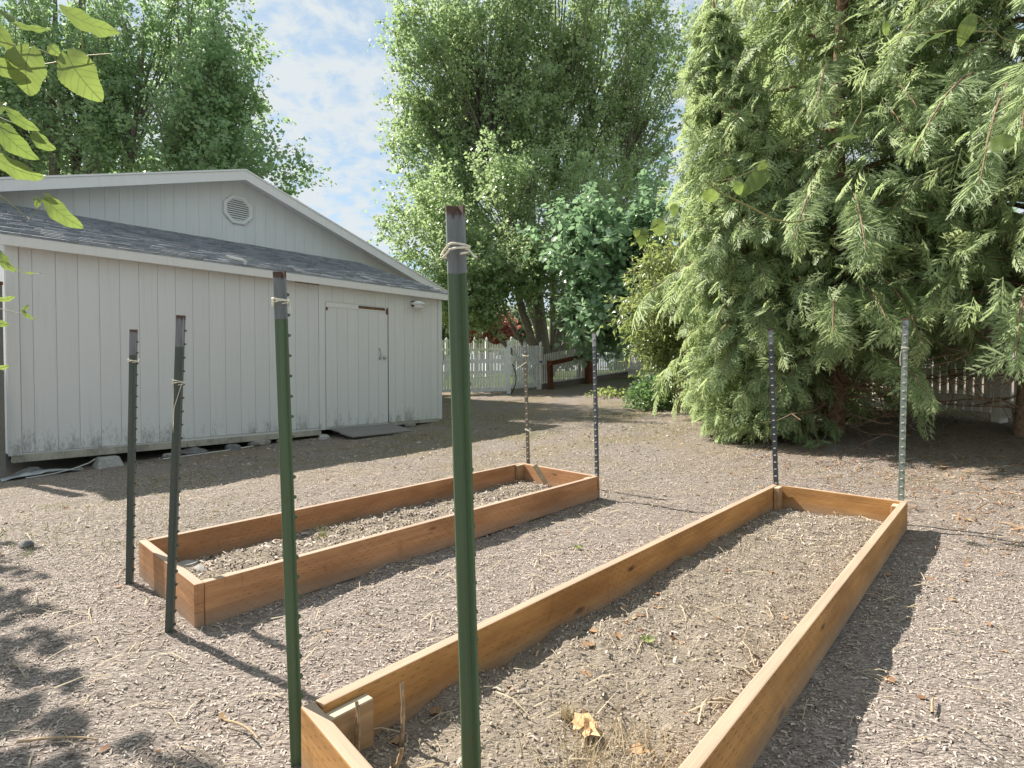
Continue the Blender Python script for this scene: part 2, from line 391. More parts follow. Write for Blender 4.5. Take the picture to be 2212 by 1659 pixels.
M['twig'] = plain('dry_twig', (0.27, 0.20, 0.145), 0.9, var=0.4, scale=30)
M['deadstem'] = plain('dead_stem', (0.40, 0.29, 0.18), 0.9, var=0.4, scale=60)
M['stake'] = plain('stake_wood', (0.36, 0.30, 0.20), 0.9, var=0.25, scale=20)

M['stud'] = plain('worn_stud', (0.34, 0.34, 0.31), 0.5, var=0.3)
def post_mat(name, c, chip, chipc):
    m, n, l, b = mat_new(name)
    co = objcoord(n, l)
    t = noise(n, l, mapping(n, l, co, (30, 30, 14)), 1.0, 6, 0.7); st = noise(n, l, mapping(n, l, co, (60, 60, 1.2)), 1.0, 4)
    r = ramp(n, [(0.25, tuple(x*0.65 for x in c)), (0.75, tuple(x*1.3 for x in c))]); l.new(st.outputs[0], r.inputs[0])
    k = n.new('ShaderNodeMapRange'); k.inputs[1].default_value = chip; k.inputs[2].default_value = chip + 0.05; l.new(t.outputs[0], k.inputs[0])
    c2 = mixrgb(n, l, k.outputs[0], r.outputs[0], chipc); l.new(c2, b.inputs['Base Color'])
    b.inputs['Roughness'].default_value = 0.42; bump(n, l, t.outputs[0], 0.12, 0.002, b)
    return m
M['green'] = post_mat('green_paint', (0.072, 0.118, 0.058), 0.64, (0.12, 0.065, 0.04))
M['darkgreen'] = post_mat('dark_green_paint', (0.062, 0.080, 0.068), 0.63, (0.12, 0.08, 0.055))
M['palegreen'] = post_mat('weathered_green_paint', (0.20, 0.24, 0.20), 0.66, (0.22, 0.2, 0.17))
M['tan'] = post_mat('tan_grey_paint', (0.16, 0.135, 0.10), 0.62, (0.10, 0.06, 0.04))
M['slate'] = post_mat('slate_paint', (0.055, 0.065, 0.078), 0.66, (0.12, 0.09, 0.07))
def tip_mat():
    m, n, l, b = mat_new('white_post_paint')
    co = objcoord(n, l); raw = objcoord(n, l, False); sp = n.new('ShaderNodeSeparateXYZ'); l.new(raw, sp.inputs[0])
    t = noise(n, l, mapping(n, l, co, (70, 70, 34)), 1.0, 6, 0.7); big = noise(n, l, mapping(n, l, co, (60, 60, 8)), 1.0, 3)
    r = ramp(n, [(0.25, (0.12, 0.135, 0.14)), (0.75, (0.23, 0.25, 0.255))]); l.new(big.outputs[0], r.inputs[0])
    rust = mth(n, l, 'ADD', mth(n, l, 'MULTIPLY', sp.outputs[2], 22.0), mth(n, l, 'MULTIPLY', t.outputs[0], 1.1))
    k = n.new('ShaderNodeMapRange'); k.inputs[1].default_value = 0.13; k.inputs[2].default_value = 0.30; l.new(rust, k.inputs[0])
    ed = n.new('ShaderNodeMapRange'); ed.inputs[1].default_value = 0.66; ed.inputs[2].default_value = 0.70; l.new(t.outputs[0], ed.inputs[0])
    kk = mth(n, l, 'MAXIMUM', k.outputs[0], mth(n, l, 'MULTIPLY', ed.outputs[0], 0.8))
    l.new(mixrgb(n, l, kk, r.outputs[0], (0.075, 0.038, 0.024)), b.inputs['Base Color']); b.inputs['Roughness'].default_value = 0.6
    bump(n, l, t.outputs[0], 0.2, 0.002, b); return m
M['tip'] = tip_mat()

def shingle_mat():
    m, n, l, b = mat_new('shingle')
    co = objcoord(n, l); bw = n.new('ShaderNodeTexVoronoi'); bw.inputs['Scale'].default_value = 1
    l.new(mapping(n, l, co, (6.2, 0.7, 0.7)), bw.inputs['Vector'])
    sp = n.new('ShaderNodeSeparateColor'); l.new(bw.outputs['Color'], sp.inputs[0])
    g = noise(n, l, co, 420, 3, 0.8)
    f = mth(n, l, 'MULTIPLY_ADD', g.outputs[0], 0.55, mth(n, l, 'MULTIPLY', sp.outputs[0], 0.45))
    r = ramp(n, [(0.2, (0.17, 0.185, 0.21)), (0.8, (0.36, 0.385, 0.42))]); l.new(f, r.inputs[0])
    l.new(r.outputs[0], b.inputs['Base Color']); b.inputs['Roughness'].default_value = 0.85
    bump(n, l, g.outputs[0], 0.5, 0.003, b); return m
M['shingle'] = shingle_mat()

M['maple'] = leaf_mat('maple_leaf', [(0.0, (0.15, 0.235, 0.10)), (0.5, (0.235, 0.33, 0.145)), (0.85, (0.30, 0.385, 0.18)), (1.0, (0.38, 0.42, 0.21))], (0.64, 0.82, 0.38), 0.46, 0.42, 0.5)
M['maple_dark'] = leaf_mat('maple_leaf_dark', [(0.0, (0.13, 0.235, 0.105)), (0.6, (0.20, 0.32, 0.145)), (1.0, (0.28, 0.385, 0.18))], (0.60, 0.82, 0.38), 0.47, 0.42, 0.5)
M['blueleaf'] = leaf_mat('broad_leaf', [(0.0, (0.16, 0.275, 0.145)), (0.6, (0.24, 0.36, 0.20)), (1.0, (0.32, 0.43, 0.27))], (0.40, 0.62, 0.32), 0.42, 0.30, 0.9)
M['cherry'] = leaf_mat('young_tree_leaf', [(0.0, (0.13, 0.19, 0.065)), (0.5, (0.22, 0.285, 0.105)), (0.9, (0.31, 0.35, 0.14)), (1.0, (0.36, 0.34, 0.15))], (0.56, 0.66, 0.20), 0.48, 0.32, 0.5)
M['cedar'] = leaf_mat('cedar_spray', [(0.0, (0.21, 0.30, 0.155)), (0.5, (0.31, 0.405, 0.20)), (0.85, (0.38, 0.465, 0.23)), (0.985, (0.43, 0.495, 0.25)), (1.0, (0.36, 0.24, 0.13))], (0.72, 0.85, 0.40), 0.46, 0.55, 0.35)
M['redleaf'] = leaf_mat('red_leaf', [(0.0, (0.20, 0.07, 0.06)), (1.0, (0.42, 0.16, 0.13))], (0.6, 0.2, 0.14))
M['hazeleaf'] = leaf_mat('grey_green_leaf', [(0.0, (0.15, 0.20, 0.13)), (1.0, (0.26, 0.31, 0.20))], (0.4, 0.5, 0.3))
M['ivy'] = leaf_mat('shrub_leaf', [(0.0, (0.08, 0.155, 0.065)), (1.0, (0.16, 0.25, 0.10))], (0.3, 0.5, 0.15))
M['grass'] = leaf_mat('grass_blade', [(0.0, (0.07, 0.105, 0.03)), (0.5, (0.15, 0.17, 0.06)), (1.0, (0.42, 0.35, 0.19))], (0.3, 0.35, 0.1), 0.3, 0.6, 0.2)
M['straw'] = leaf_mat('straw', [(0.0, (0.36, 0.29, 0.18)), (1.0, (0.58, 0.50, 0.35))], (0.5, 0.4, 0.2), 0.2, 0.7, 0.2)
M['chips'] = leaf_mat('bark_chip', [(0.0, (0.16, 0.13, 0.112)), (0.25, (0.34, 0.288, 0.248)), (0.75, (0.47, 0.405, 0.35)), (0.95, (0.56, 0.49, 0.42)), (1.0, (0.44, 0.29, 0.20))], (0.3, 0.25, 0.2), 0.02, 0.85, 0.15)
M['crumbs'] = leaf_mat('soil_clod', [(0.0, (0.22, 0.18, 0.14)), (1.0, (0.42, 0.36, 0.28))], (0.3, 0.25, 0.2), 0.01, 0.95, 0.1)
M['litter'] = leaf_mat('dead_leaf', [(0.0, (0.16, 0.075, 0.035)), (0.5, (0.30, 0.17, 0.09)), (1.0, (0.48, 0.33, 0.19))], (0.4, 0.2, 0.08), 0.2, 0.7, 0.2)

def vine_mat():
    m, n, l, b = mat_new('vine_leaf')
    t = n.new('ShaderNodeTexCoord'); i = n.new('ShaderNodeObjectInfo')
    sp = n.new('ShaderNodeSeparateXYZ'); l.new(t.outputs['Object'], sp.inputs[0])
    # side veins: bands that leave the midrib at an angle
    q = mth(n, l, 'SUBTRACT', sp.outputs[1], mth(n, l, 'MULTIPLY', mth(n, l, 'ABSOLUTE', sp.outputs[0]), 0.75))
    vf = mth(n, l, 'ABSOLUTE', mth(n, l, 'SUBTRACT', mth(n, l, 'FRACT', mth(n, l, 'DIVIDE', q, 0.017)), 0.5))
    vein = mth(n, l, 'GREATER_THAN', vf, 0.45)
    mid = mth(n, l, 'LESS_THAN', mth(n, l, 'ABSOLUTE', sp.outputs[0]), 0.0012)
    vm = mth(n, l, 'MULTIPLY', mth(n, l, 'MAXIMUM', mid, mth(n, l, 'MULTIPLY', vein, 0.7)), 0.7)
    ns = noise(n, l, objcoord(n, l), 35, 5)
    c = mixrgb(n, l, i.outputs['Random'], (0.12, 0.19, 0.045), (0.20, 0.26, 0.07))
    c = mixrgb(n, l, mth(n, l, 'MULTIPLY', ns.outputs[0], 0.5), c, (0.08, 0.13, 0.03))
    c = mixrgb(n, l, vm, c, (0.16, 0.20, 0.08))
    l.new(c, b.inputs['Base Color']); b.inputs['Roughness'].default_value = 0.35; b.inputs['Specular IOR Level'].default_value = 0.5
    tr = n.new('ShaderNodeBsdfTranslucent'); l.new(mixrgb(n, l, mth(n, l, 'MULTIPLY_ADD', vm, -0.6, 0.55), mixrgb(n, l, vm, c, (0.05, 0.08, 0.02)), (0.32, 0.43, 0.10)), tr.inputs[0])
    mx = n.new('ShaderNodeMixShader'); mx.inputs[0].default_value = 0.5
    l.new(b.outputs[0], mx.inputs[1]); l.new(tr.outputs[0], mx.inputs[2]); l.new(mx.outputs[0], n['Material Output'].inputs[0])
    bump(n, l, vm, 0.3, 0.002, b)
    return m
M['vine'] = vine_mat()

# ------------------------------------------------------------------ ground
L0 = np.array([-5.706, 6.358]); U2 = np.array([0.667, 0.745]); V2 = np.array([0.745, -0.667])
ANG = math.atan2(U2[1], U2[0])
def xy(u, v): return L0 + U2 * u + V2 * v
ctrl = []
for (u, v, z) in ((-0.3,5,0),(1.5,5,0),(3.3,5,0),(-0.3,6.2,0),(1.5,6.2,0),(3.3,6.2,0),(-0.3,7.6,0),(1.5,7.6,0),(3.8,7.6,0),(2,9,0),(5,9,0.06),
                  (0.7,0.1,-0.13),(-0.6,0.2,-0.14),(2.6,0.1,-0.06),(4.6,0.5,0.0),(6.4,0.1,0.075),(1,3,-0.03),(3.5,3,0.0),(6,3,0.08),
                  (1,-3,-0.12),(6,-3,0.1),(3,-9,0.05)):
    p = xy(u, v); ctrl.append((p[0], p[1], z))
ctrl += [(0,17,.39),(-2,16.5,.36),(2.6,19.9,.66),(4.39,21.5,.86),(5.9,6.8,.45),(4.4,5.6,.16),(6.2,2,.22),(5.6,12,.55),(2.6,11,.22),(1,14,.32),
         (-14,6,-.25),(-14,20,.2),(0,40,1.0),(15,30,1.2),(-20,45,.6),(0,-4,0),(-7,-3,-.05),(9,-4,.3),(20,8,.9),(0,150,1.2),(120,60,1.3),(-120,60,.6),(-60,-20,-.2),(60,-20,.6),(-120,150,.8),(120,150,1.3)]
ctrl = np.array(ctrl)
def _tps(r2): return np.where(r2 > 1e-12, 0.5 * r2 * np.log(np.maximum(r2, 1e-12)), 0.0)
_n = len(ctrl); _K = _tps(((ctrl[:, None, :2] - ctrl[None, :, :2])**2).sum(-1)) + np.eye(_n) * 0.02
_P = np.c_[np.ones(_n), ctrl[:, :2]]
_sol = np.linalg.solve(np.block([[_K, _P], [_P.T, np.zeros((3, 3))]]), np.r_[ctrl[:, 2], 0, 0, 0])
def gh(x, y):
    x = np.asarray(x, float); y = np.asarray(y, float); sh = x.shape; q = np.stack([x.ravel(), y.ravel()], 1)
    o = np.empty(len(q))
    for i in range(0, len(q), 20000):
        c = q[i:i+20000]
        o[i:i+20000] = _tps(((c[:, None] - ctrl[None, :, :2])**2).sum(-1)) @ _sol[:_n] + np.c_[np.ones(len(c)), c] @ _sol[_n:]
    return o.reshape(sh)
def lumps(x, y):
    far = np.clip(1.3 - np.hypot(x, y) / 30, 0, 1)
    return far * (0.020*(vnoise(x*1.7+40, y*1.7+40, 1)-.5) + 0.016*(vnoise(x*6+90, y*6+90, 2)-.5) + 0.012*(vnoise(x*19+200, y*19+200, 3)-.5) + 0.006*(vnoise(x*47+400, y*47+400, 4)-.5))
def gz(x, y): return gh(x, y) + lumps(x, y)
def g1(x, y): return float(gz(np.array([x]), np.array([y]))[0])

def axis_pts(lo, a, b, hi, fine, nside):
    core = np.arange(a, b + 1e-6, fine)
    def side(d, n): 
        k = np.linspace(0, 1, n + 1)[1:]; return fine*n*k + (d - fine*n) * k**4
    return np.r_[a - side(a - lo, nside)[::-1], core, b + side(hi - b, nside)]
gx = axis_pts(-160, -3.2, 4.4, 160, 0.045, 56); gy = axis_pts(-30, 0.8, 6.2, 260, 0.045, 64)
GX, GY = np.meshgrid(gx, gy)
gv = np.stack([GX, GY, gz(GX, GY)], -1).reshape(-1, 3)
nx, ny = len(gx), len(gy)
idx = np.arange(nx*ny).reshape(ny, nx)
gf = np.stack([idx[:-1, :-1], idx[:-1, 1:], idx[1:, 1:], idx[1:, :-1]], -1).reshape(-1, 4)
o = link('ground', mesh_np('ground', gv, gf, True), M['ground']); tag(o, 'yard of grey brown bark chips and dry soil', kind='structure')

# ------------------------------------------------------------------ shed   (local x along the wall, local y into the building, z up)
shed = empty('shed', (L0[0], L0[1], 0), ANG, label='white plank-sided shed with shingled lean-to roof and a gable behind', cat='shed')
PITCH = 0.2128
def strip(name, x0, x1, z0, z1, y, mat, th=0.016, parent=shed):
    """one vertical siding board; its origin stays at wall base level so stains follow the height"""
    me = box_mesh(name, -(x1-x0)/2, (x1-x0)/2, 0, th, z0 - 0.12, z1 - 0.12, 0.0025)
    return link(name, me, mat, parent, ((x0+x1)/2, y, 0.12))
gaps = [0.02] + [0.233 + PITCH * k for k in range(0, 30)]
def run(x0, x1, z0f, z1, y, mat):
    xs = [x0] + [g for g in gaps if x0 + 0.03 < g < x1 - 0.03] + [x1]
    for a, b in zip(xs[:-1], xs[1:]):
        strip('siding_board', a + 0.0014, b - 0.0014, z0f((a+b)/2), z1, y, mat, 0.011)
link('wall', box_mesh('wall', 0.01, 6.45, 0.0138, 0.10, 0.10, 2.60), M['gablepaint'], shed)
run(0.115, 3.82, lambda u: 0.125 if u < 1.72 else 0.14, 2.56, 0.002, M['siding'])
run(3.93, 5.195, lambda u: 2.225, 2.56, 0.002, M['siding'])
run(5.195, 6.36, lambda u: 0.135, 2.56, 0.002, M['siding'])
strip('corner_board', 0.0, 0.112, 0.10, 2.56, -0.014, M['siding'], 0.03)
strip('corner_board', 6.363, 6.46, 0.12, 2.56, -0.014, M['siding'], 0.03)
strip('trim_board', 3.822, 3.928, 0.10, 2.56, -0.012, M['siding'], 0.026)
# left end wall, seen edge-on
for k in range(14):
    a = 0.03 + k*0.226
    me = box_mesh('siding_board', 0, 0.016, 0, 0.219, 0.0, 2.45 + min(0.9, a*0.31)); link('siding_board', me, M['gablepaint'], shed, (-0.004, a, 0.12))
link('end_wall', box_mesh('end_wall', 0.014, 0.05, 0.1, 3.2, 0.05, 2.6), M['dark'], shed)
link('end_wall', box_mesh('end_wall', 6.41, 6.455, 0.1, 3.2, 0.05, 2.6), M['gablepaint'], shed)
# sill beam under the boards
link('sill_beam', box_mesh('sill_beam', 0.03, 3.86, 0.006, 0.10, -0.045, 0.045, 0.004), M['sill'], shed, (0, 0, 0.062))
link('sill_beam', box_mesh('sill_beam', 5.2, 6.44, 0.006, 0.10, -0.03, 0.03, 0.004), M['sill'], shed, (0, 0, 0.102))
link('tie_plate', box_mesh('tie_plate', -0.04, 0.04, 0, 0.004, -0.05, 0.05), M['metal'], shed, (0.88, 0.001, 0.075))
link('floor_underside', box_mesh('floor_underside', 0.1, 6.4, 0.6, 3.1, 0.05, 0.11), M['dark'], shed)  # near-black slab; the shade beneath the floor is put into its colour
# door
door = link('door', box_mesh('door', 0, 1.235, 0, 0.02, 0.008, 2.085, 0.003), M['trim'], shed, (3.945, 0.008, 0.125))
for k in range(6):
    a = 0.004 + k*0.2055
    link('door_board', box_mesh('door_board', a, a+0.199, -0.008, 0.0, 0.012, 2.02 if 0 else 2.00, 0.002), M['siding'], door, (0, 0, 0))
link('door_rail', box_mesh('door_rail', 0.004, 1.231, -0.012, 0, 2.006, 2.08, 0.003), M['trim'], door)
link('rotten_strip', box_mesh('rotten_strip', 0.62, 1.17, -0.016, -0.0125, 2.03, 2.078), plain('rotten_wood', (0.14, 0.085, 0.05), 0.95, var=0.7, scale=26), door)
link('hinge', box_mesh('hinge', 1.19, 1.222, -0.02, -0.0125, 1.97, 2.075), M['rust'], door)
link('hinge', box_mesh('hinge', 0.006, 0.035, -0.018, -0.0085, 1.95, 2.0), M['rust'], door)
for x0, x1 in ((-0.016, -0.003), (1.238, 1.252)):
    link('door_gap', box_mesh('door_gap', x0, x1, 0.004, 0.012, 0.0, 2.09), M['dark'], door)
bm = bmesh.new()
bmesh.ops.create_uvsphere(bm, u_segments=14, v_segments=8, radius=0.033)
bmesh.ops.scale(bm, vec=(1, 0.75, 1), verts=bm.verts)
link('knob', bm_mesh('knob', bm, True), M['metal'], door, (1.128, -0.05, 1.185))
hp = bez((0, 0.0, -0.075), (0, -0.075, 0), (0, 0.0, 0.075), 9)
link('handle', tube_mesh('handle', [(hp, np.full(9, 0.008))], 7), M['metal'], door, (1.055, -0.01, 1.25))
for dz in (-0.085, 0.085):
    link('handle_plate', box_mesh('handle_plate', -0.02, 0.02, -0.004, 0.0, -0.022, 0.022, 0.003), M['metal'], door, (1.055, -0.0085, 1.25 + dz))
# wall lamp beside the door
lamp = link('wall_lamp', box_mesh('wall_lamp', -0.09, 0.09, -0.02, 0, -0.06, 0.045, 0.006), M['rust'], shed, (5.80, -0.002, 2.345))
bm = bmesh.new()
prof = [(0.035, 0.075), (0.115, 0.035), (0.115, 0.012), (0.07, -0.005), (0.07, -0.03), (0.085, -0.035), (0.06, -0.06), (0.03, -0.085)]
rings = [[bm.verts.new((r*math.cos(a)*1.25, r*math.sin(a), z)) for a in np.linspace(0, 2*math.pi, 14, endpoint=False)] for r, z in prof]
for a, b in zip(rings[:-1], rings[1:]):
    for i in range(14): bm.faces.new((a[i], a[(i+1) % 14], b[(i+1) % 14], b[i]))
bm.faces.new(rings[-1])
link('lamp_shade', bm_mesh('lamp_shade', bm, True), M['trim'], lamp, (-0.03, -0.14, -0.04))
link('lamp_wire', tube_mesh('lamp_wire', [(bez((0.09, -0.004, 0.0), (0.3, -0.006, -0.03), (0.55, -0.005, 0.03), 8), np.full(8, 0.003))]), M['trim'], lamp)
# lean-to roof
EV, ET = -0.13, 2.585     # eave: local y, z of the roof deck there
RS = (3.63 - ET) / (3.15 - EV)
th = math.atan(RS); SL = math.hypot(3.15 - EV, 3.63 - ET)
roof = link('roof_deck', box_mesh('roof_deck', 0.0, 6.62, 0.0, SL, -0.02, 0.012), M['trim'], shed, (-0.04, EV, ET), (th, 0, 0))
ncs = 24; ex = SL / ncs
for k in range(ncs):
    bm = bmesh.new(); x = -0.02 - random.random()*0.16
    while x < 6.62:
        wd = random.choice((0.165, 0.165, 0.33, 0.22)); a, b = max(x, -0.02), min(x + wd - 0.004, 6.64); x += wd
        if b - a < 0.02: continue
        t = 0.012 + random.random()*0.006
        jit = (random.random() - .5) * 0.012
        prism(bm, [(-0.012 + jit, 0.008), (ex*1.05, 0.004), (ex*1.05, 0.0045), (-0.012 + jit, 0.008 + t)], 'x', a, b)
    link('shingle_course', bm_mesh('shingle_course', bm), M['shingle'], roof, (0, k*ex, 0.006))
link('fascia', box_mesh('fascia', -0.05, 6.60, -0.025, 0.0, -0.115, 0.002, 0.004), M['trim'], shed, (0, EV - 0.004, ET - 0.01))
link('soffit', box_mesh('soffit', 0.0, 6.5, 0.002, 0.13, 0, 0.014), M['trim'], shed, (0, EV, 2.535))
link('drip_edge', box_mesh('drip_edge', -0.05, 6.6, -0.032, -0.026, -0.008, 0.006), M['shingle'], shed, (0, EV - 0.004, ET + 0.002))
link('rotten_strip', box_mesh('rotten_strip', 3.35, 3.75, -0.004, 0.02, -0.012, 0.0), M['rust'], shed, (0, EV - 0.02, ET - 0.127))
for nm, a, b in (('rake_board', -0.06, -0.042), ('rake_board', 6.585, 6.603)):
    link(nm, box_mesh(nm, a, b, 0, SL, -0.1, 0.0), M['trim'], shed, (0, EV, ET), (th, 0, 0))
# broken gutter brackets lying on the eave
for x, y, s in ((2.58, -0.05, 1.0), (6.42, 0.02, 0.7)):
    bk = link('gutter_bracket', tube_mesh('gutter_bracket', [(np.array([(-0.22*s, 0, 0.075*s), (-0.08*s, -0.01, 0.05*s), (0.0, -0.02, 0.045*s), (0.07*s, -0.02, 0.02*s)]), np.array([0.012, 0.018, 0.02, 0.012])*s),
                                                   (np.array([(0.03*s, -0.02, 0.04*s), (0.04*s, -0.05*s, -0.03)]), np.array([0.012, 0.014])*s)], 6), M['pipe'], shed, (x, y, ET + 0.06))
# gable of the main building
GYV, RU, RZ = 3.15, 3.85, 4.93
SLL, SLR = 0.300, 0.347
def rz(u): return RZ - (RU-u)*SLL if u < RU else RZ - (u-RU)*SLR
ug = np.arange(-1.2, 8.9, 0.213) + 0.07
for a in ug:
    b = a + 0.2105
    pts = [(a, 2.6 if a > 0 and b < 6.4 else 0.0), (b, 2.6 if a > 0 and b < 6.4 else 0.0), (b, rz(b))]
    if a < RU < b: pts.append((RU, rz(RU)))
    pts.append((a, rz(a)))
    bm = bmesh.new(); prism(bm, pts, 'y', 0.006, 0.014)
    link('gable_board', bm_mesh('gable_board', bm), M['gablepaint'], shed, (0, GYV, 0))
bm = bmesh.new(); prism(bm, [(-1.1, 0.05), (8.8, 0.05), (8.8, rz(8.8)-0.02), (RU, RZ-0.02), (-1.1, rz(-1.1)-0.02)], 'y', 0.018, 7.5)
link('main_building', bm_mesh('main_building', bm), M['gablepaint'], shed, (0, GYV, 0))
for sgn, sl, ue in ((-1, SLL, -1.6), (1, SLR, 9.3)):
    e = (ue, rz(ue))
    bm = bmesh.new(); prism(bm, [(RU, RZ+0.0), (RU, RZ+0.06), (e[0], e[1]+0.06), e], 'y', -0.36, 7.8)
    link('main_roof', bm_mesh('main_roof', bm), M['shingle'], shed, (0, GYV, 0))
    bm = bmesh.new(); prism(bm, [(RU, RZ-0.125), (RU, RZ+0.052), (e[0], e[1]+0.052), (e[0], e[1]-0.125)], 'y', -0.385, -0.362)
    link('rake_board', bm_mesh('rake_board', bm), M['trim'], shed, (0, GYV, 0))
    bm = bmesh.new(); prism(bm, [(RU, RZ+0.054), (RU, RZ+0.085), (e[0], e[1]+0.085), (e[0], e[1]+0.054)], 'y', -0.40, -0.355)
    link('roof_edge', bm_mesh('roof_edge', bm), M['trim'], shed, (0, GYV, 0))
    bm = bmesh.new(); prism(bm, [(RU, RZ-0.03), (RU, RZ-0.012), (e[0], e[1]-0.012), (e[0], e[1]-0.03)], 'y', -0.360, -0.003)
    link('gable_soffit', bm_mesh('gable_soffit', bm), M['trim'], shed, (0, GYV, 0))
# octagonal vent
vc = (3.85, GYV, 4.29); ro = 0.305
def octo(r): return [(r*math.cos(a), r*math.sin(a)) for a in np.arange(8)*math.pi/4 + math.pi/8]
bm = bmesh.new()
oa, ob = octo(ro), octo(ro*0.74)
Vv = [[bm.verts.new((p[0], y, p[1])) for p in q] for q, y in ((oa, 0), (oa, -0.03), (octo(ro*0.93), -0.045), (octo(ro*0.8), -0.045), (ob, -0.02), (ob, 0))]
for A, B in zip(Vv[:-1], Vv[1:]):
    for i in range(8): bm.faces.new((A[i], A[(i+1) % 8], B[(i+1) % 8], B[i]))
vent = link('vent', bm_mesh('vent', bm), M['trim'], shed, (vc[0], vc[1]-0.002, vc[2]))
link('vent_back', box_mesh('vent_back', -0.21, 0.21, -0.004, -0.001, -0.21, 0.21), M['dark'], vent)
for k in range(10):
    z = -0.195 + k*0.043; hw = min(ro*0.735, 0.0 + (ro*0.735 - max(0, abs(z+0.01) - ro*0.735*0.414))) if abs(z) < ro*0.735 else 0.05
    hw = min(hw, ro*0.69)
    bm = bmesh.new(); prism(bm, [(-0.004, 0.018), (-0.028, -0.012), (-0.032, -0.008), (-0.008, 0.022)], 'x', -hw, hw)
    link('slat', bm_mesh('slat', bm), M['trim'], vent, (0, 0, z))

# ------------------------------------------------------------------ ramp, pier block, stones by the shed
def shed_xy(u, v): p = xy(u, v); return p[0], p[1]
rp_ = empty('ramp', (*shed_xy(4.55, 0.03), 0.105), ANG, label='grey weathered plywood ramp sloping down from the white door', cat='ramp')
gl = g1(*shed_xy(4.5, 0.75)) + 0.03
tilt = math.atan2(gl - 0.105, -0.74)
for nm, x0, x1, y0, y1 in (('plank', -0.56, -0.19, -0.36, 0), ('plank', -0.183, 0.66, -0.352, 0), ('plank', -0.60, 0.64, -0.74, -0.366)):
    link(nm, box_mesh(nm, x0, x1, y0, y1, -0.012, 0.012, 0.003), M['ramp'], rp_, (0, 0, 0), (math.atan2(0.105-gl, 0.74), 0, 0))
link('bearer', box_mesh('bearer', -0.5, 0.55, -0.06, -0.01, -0.09, -0.015), M['dark'], rp_)

def rock(name, u, v, size, mat, label, group=None, seed=0, sink=0.3, cat='stone', world=None, flat=0.6):
    r = np.random.default_rng(seed); bm = bmesh.new(); bmesh.ops.create_icosphere(bm, subdivisions=2, radius=1)
    sx, sy, sz = size
    for p in bm.verts:
        k = 1 + 0.25*math.sin(p.co.x*2.3+seed)*math.cos(p.co.y*2.7+seed*1.3) + 0.13*math.sin(p.co.z*4+seed*2.1) + (r.random()-.5)*0.12
        p.co = Vector((p.co.x*sx*k, p.co.y*sy*k, max(p.co.z, -0.6)*sz*k))
    x, y = world if world is not None else shed_xy(u, v)
    o = link(name, bm_mesh(name, bm, False), mat, None, (x, y, g1(x, y) + sz*(1-sink) - sz*0.4), (0, 0, seed*1.7))
    return tag(o, label, cat, group)

bm = bmesh.new()
A = [bm.verts.new(p) for p in ((-.15,-.15,-.10),(.15,-.15,-.10),(.15,.15,-.10),(-.15,.15,-.10))]; B = [bm.verts.new(p) for p in ((-.1,-.1,.05),(.1,-.1,.05),(.1,.1,.05),(-.1,.1,.05))]
bm.faces.new(A[::-1]); bm.faces.new(B)
for i in range(4): bm.faces.new((A[i], A[(i+1)%4], B[(i+1)%4], B[i]))
bmesh.ops.bevel(bm, geom=list(bm.edges), offset=0.006, segments=1, affect='EDGES')
px_, py_ = shed_xy(0.93, 0.02)
tag(link('pier_block', bm_mesh('pier_block', bm), M['concrete'], None, (px_, py_, -0.055), (0, 0, ANG)), 'tapered grey concrete pier block under the shed sill', 'pier block')
SG = 'stones under the edge of the shed'
for i, (u, v, s, m, lb) in enumerate((
    (0.18, -0.02, (0.16, 0.11, 0.07), 'stone_dark', 'dark stone behind the plastic sheet at the shed corner'),
    (0.62, 0.12, (0.045, 0.04, 0.03), 'stone', 'small pale stone just left of the concrete pier block'),
    (1.62, 0.0, (0.10, 0.08, 0.05), 'stone', 'pale rounded stone right of the shortest metal post under the shed'),
    (1.93, -0.02, (0.17, 0.12, 0.075), 'stone_dark', 'wide grey stone under the sill seen between the two left posts'),
    (2.45, 0.0, (0.20, 0.10, 0.07), 'stone_dark', 'flat long grey stone under the sill right of the second post'),
    (2.85, -0.03, (0.15, 0.10, 0.07), 'stone', 'tan stone under the middle of the shed sill'),
    (3.2, 0.0, (0.13, 0.09, 0.06), 'stone', 'grey cobble left of the third metal post under the sill'),
    (3.78, 0.22, (0.10, 0.08, 0.05), 'concrete', 'pale concrete lump left of the door ramp'),
    (5.62, 0.05, (0.13, 0.10, 0.085), 'stone', 'round brown stone right of the door ramp'))):
    rock('stone', u, v, s, M[m], lb, SG, i+1)
# plastic sheet and pipe
r = np.random.default_rng(3); n_ = 22
sx = np.linspace(-0.1, 0.62, n_); sy = np.linspace(-0.1, 0.12, 9); SX, SY = np.meshgrid(sx, sy)
wx, wy = L0[0] + U2[0]*SX + V2[0]*(SY+0.22 - 0.12*np.sin(SX*3)), L0[1] + U2[1]*SX + V2[1]*(SY+0.22 - 0.12*np.sin(SX*3))
SZ = gz(wx, wy) + 0.012 + 0.05*vnoise(SX*9+5, SY*14+5, 9)*np.sin(np.clip((SX+.1)/.72, 0, 1)*math.pi)
ii = np.arange(n_*9).reshape(9, n_)
ff = np.stack([ii[:-1,:-1], ii[:-1,1:], ii[1:,1:], ii[1:,:-1]], -1).reshape(-1, 4)
me = mesh_np('plastic_sheet', np.stack([wx, wy, SZ], -1).reshape(-1, 3), ff, True)
o = link('plastic_sheet', me, M['plastic']); md = o.modifiers.new('t', 'SOLIDIFY'); md.thickness = 0.004
tag(o, 'crumpled grey plastic sheet on the ground at the shed corner', 'plastic sheet')
def gpath(pts, lift=0.012):
    return np.array([(*shed_xy(u, v), g1(*shed_xy(u, v)) + lift + dz) for u, v, dz in pts])
